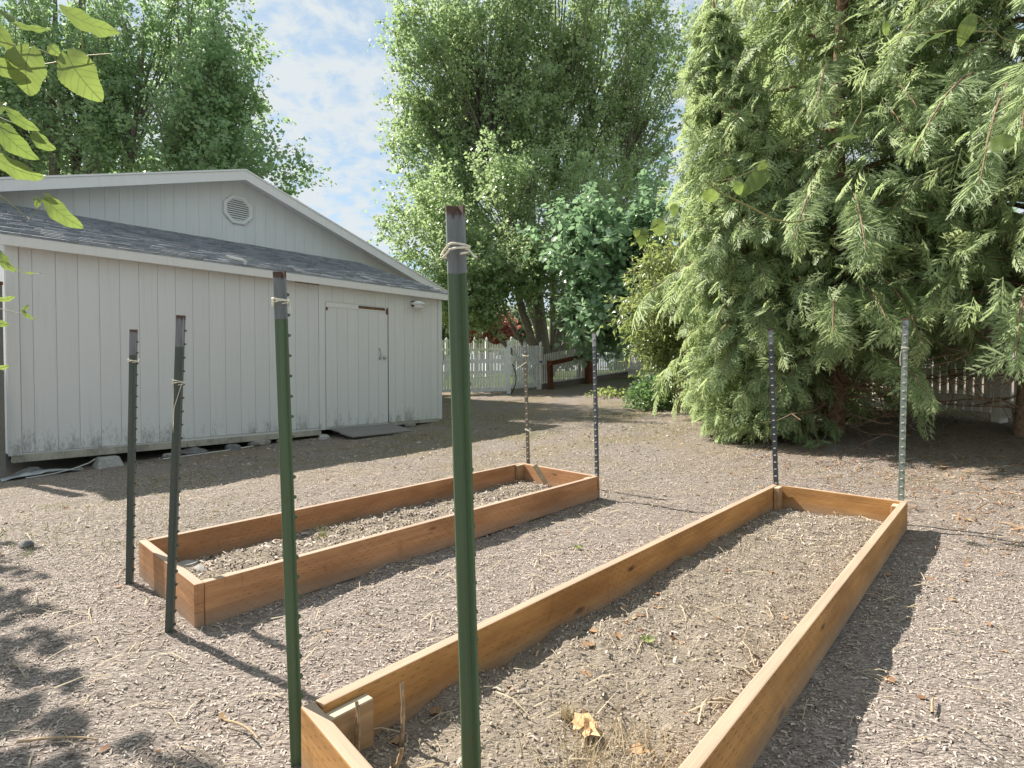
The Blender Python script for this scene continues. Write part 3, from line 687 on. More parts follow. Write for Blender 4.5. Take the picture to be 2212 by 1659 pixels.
tag(link('pipe', tube_mesh('pipe', [(gpath([(0.1,.34,0),(0.35,.3,0.01),(0.55,.2,.03),(.72,.1,.06),(.8,.0,.09)]), np.full(5, .007))]), M['pipe']), 'thin pale pipe curving up beside the concrete pier block', 'pipe')
tag(link('pipe', tube_mesh('pipe', [(gpath([(1.5,.16,0),(1.9,.14,0.0),(2.3,.12,.0),(2.7,.1,.01)]), np.full(4, .008))]), M['pipe']), 'thin straight grey pipe lying along the stones under the shed', 'pipe')

# ------------------------------------------------------------------ raised beds
def board(bed, x0, y0, x1, y1, z0, z1, mat, name='plank', th=0.038, h=0.187, tilt=0.0):
    """board whose outer face runs from (x0,y0) to (x1,y1); thickness to the left of that direction"""
    d = Vector((x1-x0, y1-y0, z1-z0)); ln = d.length
    me = box_mesh(name, 0, ln, 0, th, -h, 0, 0.005, 2)
    o = link(name, me, mat, bed)
    o.rotation_euler = (tilt, -math.asin((z1-z0)/ln), math.atan2(d.y, d.x))
    bx = bed.location
    o.location = (x0 - bx[0], y0 - bx[1], z0 - bx[2])
    return o
def P2(u, v): return xy(u, v)
def make_bed(label, near_l, near_r, far_l, far_r, mats, zt=0.187):
    c = (near_l + near_r + far_l + far_r) / 4
    bed = empty('raised_bed', (c[0], c[1], 0), label=label, cat='garden bed', group='timber raised beds')
    ux = unit(far_l - near_l); t = 0.038
    e = unit(near_r - near_l)
    # end boards run across, long boards sit between them
    board(bed, *near_r, *near_l, zt, zt, mats[2]) if False else None
    a, b_ = near_l, near_r
    board(bed, *a, *b_, zt, zt, mats[2])                                   # near end
    board(bed, *far_r, *far_l, zt, zt, mats[3])                            # far end
    o1 = near_l + ux*t*1.06; o2 = far_l - ux*t*0.04
    board(bed, *(far_l - ux*t*1.02), *o1, zt-0.001, zt-0.001, mats[0])     # left long
    u2 = unit(far_r - near_r)
    board(bed, *(near_r + u2*t*1.06), *(far_r - u2*t*1.02), zt-0.001, zt-0.001, mats[1])
    return bed, ux, e
A_nl, A_nr, A_fl, A_fr = P2(-0.067,5.128), P2(-0.097,6.0), P2(3.147,4.958), P2(3.055,5.907)
B_nl, B_nr, B_fl, B_fr = P2(-0.22,7.115), P2(-0.33,7.99), P2(3.69,7.10), P2(3.65,7.965)
bedA, uA, eA = make_bed('brown timber raised bed between the shed and the nearer bed', A_nl, A_nr, A_fl, A_fr, [M['board_a']]*4)
bedB, uB, eB = make_bed('golden brown timber raised bed nearest, filled with dry soil', B_nl, B_nr, B_fl, B_fr, [M['board_b']]*4)
def blockat(bed, p, ang, sx, sy, top, h=0.185, mat='block'):
    o = link('corner_block', box_mesh('corner_block', 0, sx, 0, sy, -h, 0, 0.003), M[mat], bed, (p[0]-bed.location[0], p[1]-bed.location[1], top), (0, 0, ang)); return o
angA = math.atan2(uA[1], uA[0]); angB = math.atan2(uB[1], uB[0])
blockat(bedB, B_nl + uB*0.042 + eB*0.080, angB, 0.14, 0.038, 0.165)
blockat(bedB, B_fl - uB*0.135 + eB*0.080, angB, 0.09, 0.038, 0.183)
blockat(bedB, B_fr - uB*0.135 - eB*0.040, angB, 0.09, 0.038, 0.170)
blockat(bedA, A_fl - uA*0.135 + eA*0.080, angA, 0.09, 0.038, 0.183)
blockat(bedA, A_fr - uA*0.135 - eA*0.040, angA, 0.09, 0.038, 0.178)
blockat(bedA, A_nr + uA*0.042 - eA*0.042, angA, 0.16, 0.036, 0.172)
# wedge corner cut on the near end board of each bed
# soil in the beds
def soil(c4, seed, lift, label):
    a, b, c, d = c4     # nl nr fr fl
    n, m = 170, 44
    s, t = np.meshgrid(np.linspace(0.004, .996, n), np.linspace(0.0, 1.0, m))
    X = (a[0]*(1-s)+d[0]*s)*(1-t) + (b[0]*(1-s)+c[0]*s)*t; Y = (a[1]*(1-s)+d[1]*s)*(1-t) + (b[1]*(1-s)+c[1]*s)*t
    edge = np.minimum(np.minimum(s*n/14, (1-s)*n/14), np.minimum(t, 1-t)*m/7).clip(0, 1)
    Z = gh(X, Y) + lift*(0.55+.45*edge) + 0.030*(vnoise(X*5+seed, Y*5, 5)-.5) + 0.022*(vnoise(X*15+seed, Y*15, 6)-.5) + 0.014*(vnoise(X*42+seed, Y*42, 7)-.5)
    ii = np.arange(n*m).reshape(m, n); ff = np.stack([ii[:-1,:-1], ii[1:,:-1], ii[1:,1:], ii[:-1,1:]], -1).reshape(-1, 4)
    o = link('soil', mesh_np('soil', np.stack([X, Y, Z], -1).reshape(-1, 3), ff, True), M['soil']); tag(o, label, kind='structure')
    from_ = lambda s_, t_: None
    return X, Y, Z
def inset(c4, t=0.04):
    a, b, c, d = c4; u_ = unit(d-a); e_ = unit(b-a)
    return [a+u_*t+e_*t, b+u_*t-e_*t, c-u_*t-e_*t, d-u_*t+e_*t]
sA = soil(inset((A_nl, A_nr, A_fr, A_fl)), 3, 0.045, 'dry clumpy soil inside the raised bed by the shed')
sB = soil(inset((B_nl, B_nr, B_fr, B_fl)), 11, 0.045, 'dry sandy soil inside the nearest raised bed')

# ------------------------------------------------------------------ T-posts
W_, T_, D_ = 0.0355, 0.0045, 0.031
prof_t = [(-W_/2, 0), (W_/2, 0), (W_/2, -T_), (0.0035, -T_-0.004), (0.0025, -D_), (-0.0025, -D_), (-0.0035, -T_-0.004), (-W_/2, -T_)]
bm = bmesh.new(); prism(bm, prof_t, 'z', 0, 1); shaft_me = None; bm.free()
bm = bmesh.new(); 
vv = add_box(bm, -0.0085, 0.0085, 0.0, 0.0075, -0.005, 0.005)
for k_ in (2, 3, 6, 7): vv[k_].co.x *= 0.7; vv[k_].co.z *= 0.5
stud_me = {}
stud_proto = bm_mesh('stud', bm)
def t_post(name_label, base, top, face_ang, green, tip_len=0.125, rusty=True, step=0.054, z_low=-0.12):
    base = Vector(base); top = Vector(top); d = (top - base); ln = d.length
    root = empty('metal_post', base, label=name_label, cat='metal post', group='metal T posts at the bed corners')
    root.rotation_mode = 'QUATERNION'
    # local z along the post, local +y = flange face with studs
    zf = d.normalized(); yf = Vector((math.cos(face_ang), math.sin(face_ang), 0)); yf = (yf - zf*yf.dot(zf)).normalized(); xf = yf.cross(zf)
    root.rotation_quaternion = Matrix((xf, yf, zf)).transposed().to_quaternion()
    bm = bmesh.new(); prism(bm, prof_t, 'z', -0.1, ln - tip_len); link('shaft', bm_mesh('shaft', bm), M[green], root)
    bm = bmesh.new(); prism(bm, prof_t, 'z', -tip_len + 0.0002, 0); link('painted_tip', bm_mesh('painted_tip', bm), M['tip'], root, (0, 0, ln))
    if not stud_me.get(green):
        stud_me[green] = stud_proto.copy(); stud_me[green].materials.append(M[green if green in ('green', 'darkgreen') else 'stud'])
    z = ln - 0.06
    while z > 0.02:
        link('stud', stud_me[green], None, root, (0, 0.0, z)); z -= step
    return root, ln, zf, yf, xf
FA = ANG                       # studs face along the beds, into them
posts = {}
posts[1] = t_post('shortest dark metal post at the left end of the far bed', (-1.891, 2.783, 0), (-1.852, 2.783, 1.267), FA-0.45, 'darkgreen')
posts[2] = t_post('dark metal post leaning by the near corner of the far bed', (-1.371, 2.256, 0), (-1.308, 2.256, 1.284), FA-0.45, 'darkgreen')
posts[3] = t_post('green metal post in front of the shed door at the nearest bed corner', (-0.566, 1.50, 0), (-0.602, 1.50, 1.324), FA-0.35, 'green')
posts[4] = t_post('tallest and nearest green metal post with white tip in the middle', (-0.058, 1.06, 0), (-0.095, 1.06, 1.367), FA-0.35, 'green')
posts[5] = t_post('thin tan-grey metal post at the far left corner of the far bed', (0.16, 5.40, 0), (0.12, 5.40, 1.36), FA+math.pi+0.1, 'tan')
posts[6] = t_post('thin dark metal post at the far right corner of the far bed', (0.715, 4.70, 0), (0.680, 4.70, 1.39), FA+math.pi-0.1, 'slate')
posts[7] = t_post('dark metal post at the far left corner of the nearest bed', (2.05, 4.33, 0), (1.985, 4.33, 1.39), FA+math.pi+0.1, 'slate')
posts[8] = t_post('grey-green metal post at the far right corner of the nearest bed', (2.632, 3.79, 0), (2.645, 3.79, 1.42), FA+math.pi-0.05, 'palegreen')

def twine(k, down, label, mat='twine', turns=4, rad=0.0022, tail=None, group='twine tied round the metal posts'):
    root, ln, zf, yf, xf = posts[k]; b = root.location; z0 = ln - down
    t = np.linspace(0, turns, int(turns*14)); pts = []
    r_ = np.random.default_rng(k)
    for q in t:
        a = q*2*math.pi; pz = z0 + 0.016*(q/turns-.5) + 0.006*math.sin(a*1.0+q)
        ex_ = np.clip(1.5*math.cos(a), -1, 1)*0.0195; ey_ = -0.0135 + np.clip(1.5*math.sin(a), -1, 1)*0.0205
        ey_ = max(ey_, -0.034)
        p = b + zf*pz + xf*ex_ + yf*ey_; pts.append(p)
    paths = [(np.array(pts), np.full(len(pts), rad))]
    if tail is not None:
        s = b + zf*z0 + xf*0.019
        tp = np.array([s + xf*a + yf*c + Vector((0, 0, e)) for a, c, e in tail]); paths.append((tp, np.full(len(tp), rad*0.9)))
    o = link('twine', tube_mesh('twine', paths, 5), M[mat]); return tag(o, label, 'twine', group)
twine(1, 0.155, 'pale twine wound round the shortest dark post', turns=5, rad=0.0016)
twine(2, 0.27, 'pale twine looped on the leaning dark post with long hanging loop', turns=3, rad=0.0013, tail=[(0,0,0),(-.012,-.03,-.10),(-.006,-.034,-.2),(-.004,-.034,-.14),(-.002,-.03,-.02)])
twine(3, 0.078, 'cream twine round the green post before the shed door', turns=5, rad=0.0013, tail=[(0,0,-.002),(.012,.005,-.006),(.02,.006,-.016),(.018,.006,-.026),(.024,.006,-.036)])
twine(4, 0.083, 'thick pale green rope knotted round the nearest post', turns=2.5, rad=0.0022, tail=[(-.01,-.01,0.006),(.003,.004,0.0),(.013,.008,-.012),(.026,.01,-.018)])
twine(5, 0.15, 'white string hanging from the top of the tan-grey post', turns=2, rad=0.003, tail=[(0,0,0),(-.03,0.02,.0),(-.05,.02,-.06),(.0,.03,-.09),(.06,.03,-.12)])
twine(5, 0.86, 'white string knotted low on the tan-grey post', turns=2, rad=0.003, tail=[(0,0,0),(-.06,0.02,-.01),(-.09,.02,-.06),(-.085,.02,-.09)])
twine(8, 0.20, 'pale green string round the grey-green post', turns=2, rad=0.0018, tail=[(0,0,-.02),(.006,.002,-.06),(.004,.002,-.12)])

# ------------------------------------------------------------------ picket fences and gate
pick_cache = {}
def picket_mesh(h, wd, mat, pointed=True):
    k = (round(h, 2), wd, mat)
    if k not in pick_cache:
        bm = bmesh.new(); hw = wd/2
        prism(bm, [(-hw, 0), (hw, 0), (hw, h-hw*0.9), (hw*0.25, h), (-hw*0.25, h), (-hw, h-hw*0.9)] if pointed else [(-hw, 0), (hw, 0), (hw, h), (-hw, h)], 'y', -0.007, 0.007)
        me = bm_mesh('picket', bm); me.materials.append(M[mat]); pick_cache[k] = me
    return pick_cache[k]
def finial_post(name, parent, loc, h, s, mat, ball=True):
    bm = bmesh.new(); add_box(bm, -s/2, s/2, -s/2, s/2, 0, h)
    if ball:
        add_box(bm, -s*.62, s*.62, -s*.62, s*.62, h+.001, h+.035)
        pr = [(s*.3, .036), (s*.28, .06), (s*.45, .085), (s*.52, .125), (s*.40, .165), (s*.16, .20), (0.004, .225)]
        rg = [[bm.verts.new((r_*math.cos(a), r_*math.sin(a), h+z)) for a in np.linspace(0, 2*math.pi, 10, endpoint=False)] for r_, z in pr]
        for a, b in zip(rg[:-1], rg[1:]):
            for i in range(10): bm.faces.new((a[i], a[(i+1) % 10], b[(i+1) % 10], b[i]))
    else:
        add_box(bm, -s*.62, s*.62, -s*.62, s*.62, h+.001, h+.03)
    return link(name, bm_mesh(name, bm), M[mat], parent, loc)
def fence(name, label, a, b, za, zb, pitch, wd, topf, mat, rails=(0.17, 0.92), rail_h=0.1, posts_at=(), post_h=1.4, cat='fence', group=None, kick=None, gap=0.10, face=-1, ball=True, post_s=0.11):
    """pickets from a to b (world xy); za, zb ground levels; topf(s in 0..1) picket top above the ground"""
    a = np.array(a, float); b = np.array(b, float); d = b - a; ln = float(np.hypot(*d)); an = math.atan2(d[1], d[0])
    root = empty(name, (a[0], a[1], za), an, label=label, cat=cat, group=group)
    sl = (zb - za) / ln; n = int(ln / pitch)
    for i in range(n):
        x = (i + .5) * ln / n; h = round((topf(x/ln) - gap) / 0.02) * 0.02
        link('picket', picket_mesh(h, wd, mat), None, root, (x, face*0.032, sl*x + gap))
    for rzv in rails:
        bm = bmesh.new(); hh = rail_h/2
        prism(bm, [(0, rzv-hh), (ln, rzv-hh+sl*ln), (ln, rzv+hh+sl*ln), (0, rzv+hh)], 'y', -0.02, 0.02)
        link('rail', bm_mesh('rail', bm), M[mat], root)
    if kick:
        bm = bmesh.new(); prism(bm, [(0, -0.05), (ln, -0.05+sl*ln), (ln, kick+sl*ln), (0, kick)], 'y', face*0.05-0.012, face*0.05+0.012)
        link('kick_board', bm_mesh('kick_board', bm), M['kick'], root)
    for s_, ph in posts_at: finial_post('post', root, (s_*ln, 0.0, sl*s_*ln - 0.05), ph, post_s, mat, ball)
    return root
def at(px, Y): return ((px - 1106)/1215*Y, Y)
GA = at(1098.8, 17.0); GB = at(1167.8, 18.3)
zA, zB = 0.37, 0.46
LA = (-4.6, 16.6)
ff_ = lambda s: 1.24 if s < .78 else 1.24 + 0.22*((s-.78)/.22)**1.4
fence('picket_fence', 'white picket fence rising towards the gate post beside the shed', LA, GA, 0.30, zA, 0.0875, 0.062, ff_, 'whitewood', rails=(0.16, 1.02), rail_h=0.12, posts_at=((1.0, 1.46), (0.42, 1.46)), face=-1)
gate = fence('garden_gate', 'white picket gate between two finial posts', (GA[0]+.09, GA[1]+.11), (GB[0]-.09, GB[1]-.12), zA+.02, zB-.02, 0.092, 0.062, lambda s: 1.46, 'whitewood', rails=(0.22, 1.04), rail_h=0.11, cat='gate', gap=0.14)
gln = math.hypot(GB[0]-GA[0]-.18, GB[1]-GA[1]-.23)
bm = bmesh.new(); prism(bm, [(0.06, 0.27), (0.12, 0.24), (gln-.04, 0.95), (gln-.1, 0.98)], 'y', -0.060, -0.045); link('brace', bm_mesh('brace', bm), M['whitewood'], gate)
link('stile', box_mesh('stile', gln-.13, gln+.0, -0.062, -0.044, 0.1, 1.5), M['whitewood'], gate)
CC = at(1354, 21.5); zC = 0.86
def wav(s): return 1.13 + 0.12*s + 0.03*math.cos(s*6.28)
fence('picket_fence', 'shaded picket fence with dark kick board right of the gate', GB, CC, zB, zC, 0.100, 0.050, lambda s: 1.16 + 0.10*math.sin(s*3.0) , 'tanwood', rails=(0.2, 0.86), rail_h=0.1, posts_at=((0.0, 1.42), (0.45, 1.40), (1.0, 1.44)), kick=0.20, gap=0.2)
fence('picket_fence', 'picket fence running along the right boundary behind the cedars', CC, (5.9, 6.8), zC, 0.45, 0.125, 0.088, lambda s: 1.2 + 0.1*math.cos(s*25), 'tanwood', rails=(0.25, 0.95), rail_h=0.1, posts_at=((.33, 1.4), (.66, 1.4)), kick=None, face=1, gap=0.1, ball=False)
fence('picket_fence', 'tan picket fence at the right edge behind bare cedar twigs', (5.9, 6.8), (6.6, 1.6), 0.45, 0.25, 0.125, 0.09, lambda s: 1.25, 'tanwood', rails=(0.16, 0.95), rail_h=0.14, posts_at=((0.0, 1.4),), face=1, gap=0.06, ball=False)
# wavy fence far behind
YF = 27.0
fa, fb = at(940, YF), at(1175, YF+1.5)
fence('wavy_fence', 'tall white fence with wavy top far behind the gate', fa, fb, 0.75, 0.85, 0.082, 0.045, lambda s: 1.74 + 0.15*math.cos((s-.405)*6.2832/.29), 'farwhite', rails=(0.25, 1.36), rail_h=0.12, posts_at=((0.353, 1.80), (0.46, 1.80), (.69, 1.82), (.1, 1.78)), post_s=0.12)
# brown brace frame
bx0, bx1 = at(1183, 18.2), at(1265, 19.6)
z0_, z1_ = g1(*bx0), g1(*bx1)
br = empty('wooden_brace', (*bx0, z0_), math.atan2(bx1[1]-bx0[1], bx1[0]-bx0[0]), label='dark reddish brown timber rail frame in front of the picket fence', cat='rail frame')
bl = math.hypot(bx1[0]-bx0[0], bx1[1]-bx0[1])
bm = bmesh.new(); prism(bm, [(-.06, 0.0), (.08, 0.0), (.03, .92), (-.11, .92)], 'y', -.07, .07); link('post', bm_mesh('post', bm), M['brace'], br, (0, -.12, 0))
bm = bmesh.new(); prism(bm, [(-.08, 0.0), (.12, 0.0), (.12, 1.02), (-.08, 1.02)], 'y', -.1, .1); link('post', bm_mesh('post', bm), M['brace'], br, (bl, -.12, z1_-z0_-.02))
bm = bmesh.new(); prism(bm, [(-.14, .76), (bl+.05, .96+z1_-z0_), (bl+.05, 1.09+z1_-z0_), (-.14, .90)], 'y', -.17, -.08); link('rail', bm_mesh('rail', bm), M['brace'], br, (0, -.12, 0))
link('end_cap', box_mesh('end_cap', 0, .16, -.12, .06, -.12, .12, .01), M['brace'], br, (bl+.13, -.16, 1.0+z1_-z0_))
tag(link('strap', box_mesh('strap', -.06, .06, -.075, .075, -.03, .03, .006), M['blue'], None, (GB[0]-.02, GB[1]-.03, zB+.92)), 'blue tie wrapped round the white gate post', 'tie')
hx = np.array([GA[0]+.09, GA[1]-.12, 0])
hp = bez(hx + (0.02, 0, zA+.92), hx + (.26, -.1, zA+.45), hx + (-.02, -.1, zA+.02), 12)
tag(link('hose', tube_mesh('hose', [(hp, np.full(12, .017))], 7), M['black']), 'short black hose bowed against the white gate post', 'hose')

# ------------------------------------------------------------------ trees
DIAM = [(0, 0, 0), (-.44, .40, .08), (0, 1, -.05), (.44, .40, .08)]; DIAMF = [(0, 2, 1), (0, 3, 2)]
LOBED = [(0,0,0),(-.32,.10,.03),(-.52,.45,.05),(-.22,.62,.04),(0,1,-.06),(.22,.62,.04),(.52,.45,.05),(.32,.10,.03)]
LOBEDF = [(0,4,3),(0,3,2),(0,2,1),(0,5,4),(0,6,5),(0,7,6)]
LEAF4 = [(0,0,0),(-.34,.16,.03),(-.46,.56,.06),(0,1,-.07),(.46,.56,.06),(.34,.16,.03)]; LEAF4F = [(0,3,2),(0,2,1),(0,4,3),(0,5,4)]
LANCE = [(0,0,0),(-.17,.4,.05),(0,1,-.12),(.17,.4,.05)]

def broadleaf(name, label, base, trunks, lobes, n_limb, n_twig, n_leaf, lsize, leafm, barkm, tv=LOBED, tf=LOBEDF, up=0.5, droop=0.15, flat=0.5, cat='tree', group=None, twig_len=0.7, trunk_r=0.2, fork=0.3, seed=1, spread=0.07, dark=None):
    """trunks: list of (top point, radius); lobes: (centre, radii, weight) of the crown in world space"""
    r = np.random.default_rng(seed)
    root = empty(name, base, label=label, cat=cat, group=group); B0 = np.array(base, float)
    tops = [np.array(t, float) for t, _ in trunks]
    paths = []
    for (t, rad), tp in zip(trunks, tops):
        mid = (B0 + tp)/2 + np.array([(tp-B0)[0]*0.25, (tp-B0)[1]*0.25, 0]) + r.normal(0, .12, 3)
        P = bez(B0 + r.normal(0, .06, 3)*(1, 1, 0), mid, tp, 12); P[:, :2] += r.normal(0, .035, (12, 2))
        paths.append((P - B0, np.linspace(rad*1.15, rad*0.16, 12)))
    tp_all = [p for p, _ in paths]
    wts = np.array([l_[2] for l_ in lobes], float); wts /= wts.sum()
    PL, DL = [], []
    limbs = []
    for i in range(n_limb):
        c, rad, _ = lobes[r.choice(len(lobes), p=wts)]
        d = unit(r.normal(0, 1, 3)); end = np.array(c) + d*np.array(rad)*(0.45 + 0.55*r.random()**0.6)
        if end[2] < B0[2] + 0.4: continue
        end = end - B0
        # start on the nearest trunk, lower than the end
        best = None
        for P in tp_all:
            k = np.argmin(np.hypot(P[:, 0]-end[0], P[:, 1]-end[1])*0.6 + abs(P[:, 2] - end[2]*(0.72 - fork*.3)))
            dd = np.linalg.norm(P[k]-end)
            if best is None or dd < best[0]: best = (dd, P[k])
        s = best[1]; dist = best[0]
        ctrlp = s + (end-s)*0.55 + np.array([0, 0, -0.1 + up*0.25])*dist*0.5*(1 if end[2] > s[2] else .6) + r.normal(0, .08*dist, 3)
        n = 7; P = bez(s, ctrlp, end, n)
        rr = np.linspace(0.007 + 0.008*dist**0.8, 0.004, n); limbs.append((P, rr))
        for j in range(n_twig):
            f = 1 - 0.62*r.random()**1.3; k = min(int(f*(n-1)), n-2); q = f*(n-1)-k; p0 = P[k]*(1-q)+P[k+1]*q
            ld = unit(P[k+1]-P[k]); td = unit(ld*0.55 + r.normal(0, .55, 3) + np.array([0, 0, up*0.5 - droop]))
            tl = twig_len*(0.5+0.8*r.random()); 
            m = n_leaf; s_ = r.random(m)**0.8
            pos = p0 + td*tl*s_[:, None] + r.normal(0, spread, (m, 3)) + np.array([0, 0, -droop*0.5])*(s_**2)[:, None]*tl
            PL.append(pos); DL.append(np.tile(td, (m, 1)))
            if j % 3 == 0: limbs.append((np.array([p0, p0+td*tl]), np.array([.005, .002])))
    V, F = tubes([(p, np.maximum(rr, .004)) for p, rr in paths], 10); link('trunk', mesh_np('trunk', V, F, True), M[barkm], root)
    V, F = tubes(limbs, 4); link('limbs', mesh_np('limbs', V, F, True), M[barkm], root)
    P = np.concatenate(PL); D = np.concatenate(DL); n = len(P)
    D = unit(D*0.5 + r.normal(0, .6, (n, 3)) + np.array([0, 0, -0.35]))
    Nn = unit(np.array([0, 0, 1.0])*flat + r.normal(0, .5, (n, 3)))
    rn = np.clip(r.beta(2, 2.4, n) * 0.9 + 0.25*(vnoise(P[:, 0]*1.3+50, P[:, 2]*1.3+50, 3) - .5), 0, 1)
    V, F, q = leaf_cloud(P, D, Nn, lsize*(0.6+0.8*r.random(n)), tv, tf, rn)
    link('crown', mesh_np('crown', V, F, False, q), M[leafm], root)
    return root

def W3(px, py, Y): return np.array([(px-1106)/1215*Y, Y, EYE + (802-py)/1215*Y])
def lobe(px, py, Y, rx, rz_, ry=None, wt=1.0):
    c = W3(px, py, Y); k = Y/1215; return (c, (rx*k, (ry if ry else rx*0.7)*k, rz_*k), wt)

# low spreading maple behind the gate
b_ = W3(1172, 745, 21); b_[2] = g1(b_[0], b_[1])
broadleaf('maple_tree', 'spreading green maple with forked trunk behind the white gate', tuple(b_),
    [(W3(1090, 420, 20), .17), (W3(1150, 350, 21), .20), (W3(1270, 420, 21.5), .15), (W3(1010, 600, 19.5), .11), (W3(1060, 590, 20.5), .10), (W3(1310, 620, 21), .10)],
    [lobe(915, 520, 20, 90, 150, 110, 1.1), lobe(1040, 440, 20, 130, 130, 150, 1.1), lobe(1180, 420, 21, 140, 130, 160, 1.0), lobe(1010, 595, 19, 110, 90, 120, 1.3), lobe(1130, 575, 19.5, 120, 70, 120, 1.1), lobe(1250, 550, 20, 120, 120, 120, .8), lobe(1330, 430, 21.5, 110, 120, 110, .7), lobe(970, 650, 19, 70, 45, 80, .5), lobe(1290, 640, 20.5, 70, 60, 80, .5)],
    235, 16, 19, .105, 'maple', 'bark_light', tv=DIAM, tf=DIAMF, seed=4, up=.45, flat=.8, twig_len=.8)
# tall tree behind it
b_ = W3(1190, 760, 25); b_[2] = g1(b_[0], b_[1])
broadleaf('tall_maple', 'tall green tree with upswept branches rising behind the spreading maple', tuple(b_),
    [(W3(1020, 30, 24), .12), (W3(1110, -40, 25), .15), (W3(1200, -60, 25), .14), (W3(1300, 0, 25.5), .13), (W3(1400, 80, 26), .11)],
    [lobe(925, 130, 24, 85, 210, 120, 1.4), lobe(930, 360, 24, 95, 160, 120, 1.2), lobe(1050, 80, 25, 120, 220, 140, 1.2), lobe(1180, 40, 25, 140, 240, 150, 1.3), lobe(1320, 60, 25, 130, 230, 150, 1.2), lobe(1420, 200, 26, 90, 200, 120, 1.0), lobe(1150, 300, 25, 170, 130, 150, 1.1), lobe(1340, 330, 26, 130, 130, 130, .9), lobe(1130, 200, 24, 100, 200, 100, 1.0)],
    430, 17, 19, .125, 'maple', 'bark', tv=DIAM, tf=DIAMF, seed=5, up=.8, flat=.5, twig_len=1.0)
# blue-green broad-leaved tree
b_ = W3(1252, 790, 20.6); b_[2] = g1(b_[0], b_[1])
broadleaf('broadleaf_tree', 'blue-green broad-leaved tree with drooping layers left of the cedars', tuple(b_),
    [(W3(1270, 480, 18), .12), (W3(1340, 520, 17.5), .09)],
    [lobe(1250, 520, 16.5, 110, 110, 110, 1.2), lobe(1340, 560, 16.5, 100, 130, 110, 1.2), lobe(1290, 650, 16, 100, 80, 100, 1.0), lobe(1400, 480, 17, 90, 110, 100, .8)],
    130, 13, 9, .165, 'blueleaf', 'bark', tv=LEAF4, tf=LEAF4F, seed=6, up=.15, droop=.5, flat=2.2, twig_len=.6)
# young yellow-green tree and its stake
b_ = W3(1462, 838, 11.5); b_[2] = g1(b_[0], b_[1])
broadleaf('young_tree', 'young yellow-green leafy tree beside the cedar hedge', tuple(b_),
    [(W3(1450, 500, 11.3), .045), (W3(1420, 600, 11.2), .03), (W3(1500, 620, 11.4), .03)],
    [lobe(1440, 560, 11, 75, 75, 70, 1.0), lobe(1400, 660, 11, 65, 75, 70, 1.0), lobe(1480, 680, 11, 75, 90, 70, 1.2), lobe(1440, 760, 11, 55, 35, 50, .6)],
    90, 12, 9, .105, 'cherry', 'twig', tv=LANCE, tf=DIAMF, seed=7, up=.25, droop=.45, flat=.6, twig_len=.42, spread=.05)
sx_, sy_ = at(1464, 10.8)
tag(link('stake', box_mesh('stake', -.035, .035, -.035, .035, -.1, .85, .004), M['stake'], None, (sx_, sy_, g1(sx_, sy_))), 'wooden stake beneath the young yellow-green tree', 'stake')
# big multi-stemmed tree behind the shed
b_ = W3(150, 560, 19); b_[2] = 0.0
broadleaf('multi_stem_tree', 'dark green many-stemmed tree towering behind the shed', tuple(b_),
    [(W3(60, 60, 19), .2), (W3(130, -60, 19), .24), (W3(190, -40, 19.5), .22), (W3(250, 20, 19), .22), (W3(330, 60, 19), .2), (W3(0, 100, 20), .2), (W3(410, 200, 19), .15), (W3(500, 330, 19), .12), (W3(-90, 40, 20), .2)],
    [lobe(60, 60, 20, 170, 190, 170, 1.1), lobe(250, 40, 19.5, 170, 190, 170, 1.3), lobe(430, 60, 19, 110, 180, 120, 1.2), lobe(470, 250, 18.5, 110, 120, 120, 1.1), lobe(565, 355, 18, 115, 65, 100, 1.2), lobe(500, 130, 18.5, 75, 130, 90, .8), lobe(330, 290, 19, 120, 100, 130, .9), lobe(-60, 220, 20, 140, 170, 150, .8), lobe(200, 360, 21, 230, 70, 120, .5), lobe(40, 250, 19.5, 130, 150, 130, 1.0), lobe(150, 170, 19, 130, 170, 130, 1.0)],
    330, 16, 18, .115, 'maple_dark', 'bark', tv=DIAM, tf=DIAMF, seed=8, up=.5, flat=.8, twig_len=.95)

# distant trees
def far_tree(name, label, px, py, Y, rx, rz_, leafm, n, seed, lsize=.3, group='trees far behind the fences'):
    b = W3(px, 760, Y); b[2] = g1(b[0], b[1])
    broadleaf(name, label, tuple(b), [(W3(px, py, Y), .16), (W3(px+rx*.4, py, Y), .1), (W3(px-rx*.4, py, Y), .1)], [lobe(px, py, Y, rx, rz_, rx, 1.0)], n, 12, 9, lsize, leafm, 'bark', tv=DIAM, tf=DIAMF, seed=seed, group=group, twig_len=1.2, spread=.2)
far_tree('red_tree', 'red-leaved tree behind the wavy white fence', 1052, 716, 42, 42, 26, 'redleaf', 50, 21, .3)
far_tree('grey_green_tree', 'pale grey-green tree right of the red tree far away', 1105, 716, 60, 40, 50, 'hazeleaf', 50, 22, .4)
far_tree('grey_green_tree', 'hazy green tree left of the red tree beyond the shed', 975, 700, 55, 60, 75, 'hazeleaf', 60, 23, .4)
far_tree('grey_green_tree', 'distant green tree seen under the blue-green branches', 1225, 730, 45, 60, 50, 'maple', 60, 24, .35)
far_tree('grey_green_tree', 'distant green tree hidden behind the cedar hedge', 1420, 700, 40, 110, 130, 'maple_dark', 90, 25, .4)
far_tree('grey_green_tree', 'wide dark tree far behind the middle cedar', 1850, 640, 34, 420, 150, 'maple_dark', 130, 27, .5)
far_tree('grey_green_tree', 'wide dark tree far behind the shed roof', 200, 520, 45, 420, 160, 'maple_dark', 160, 26, .55)

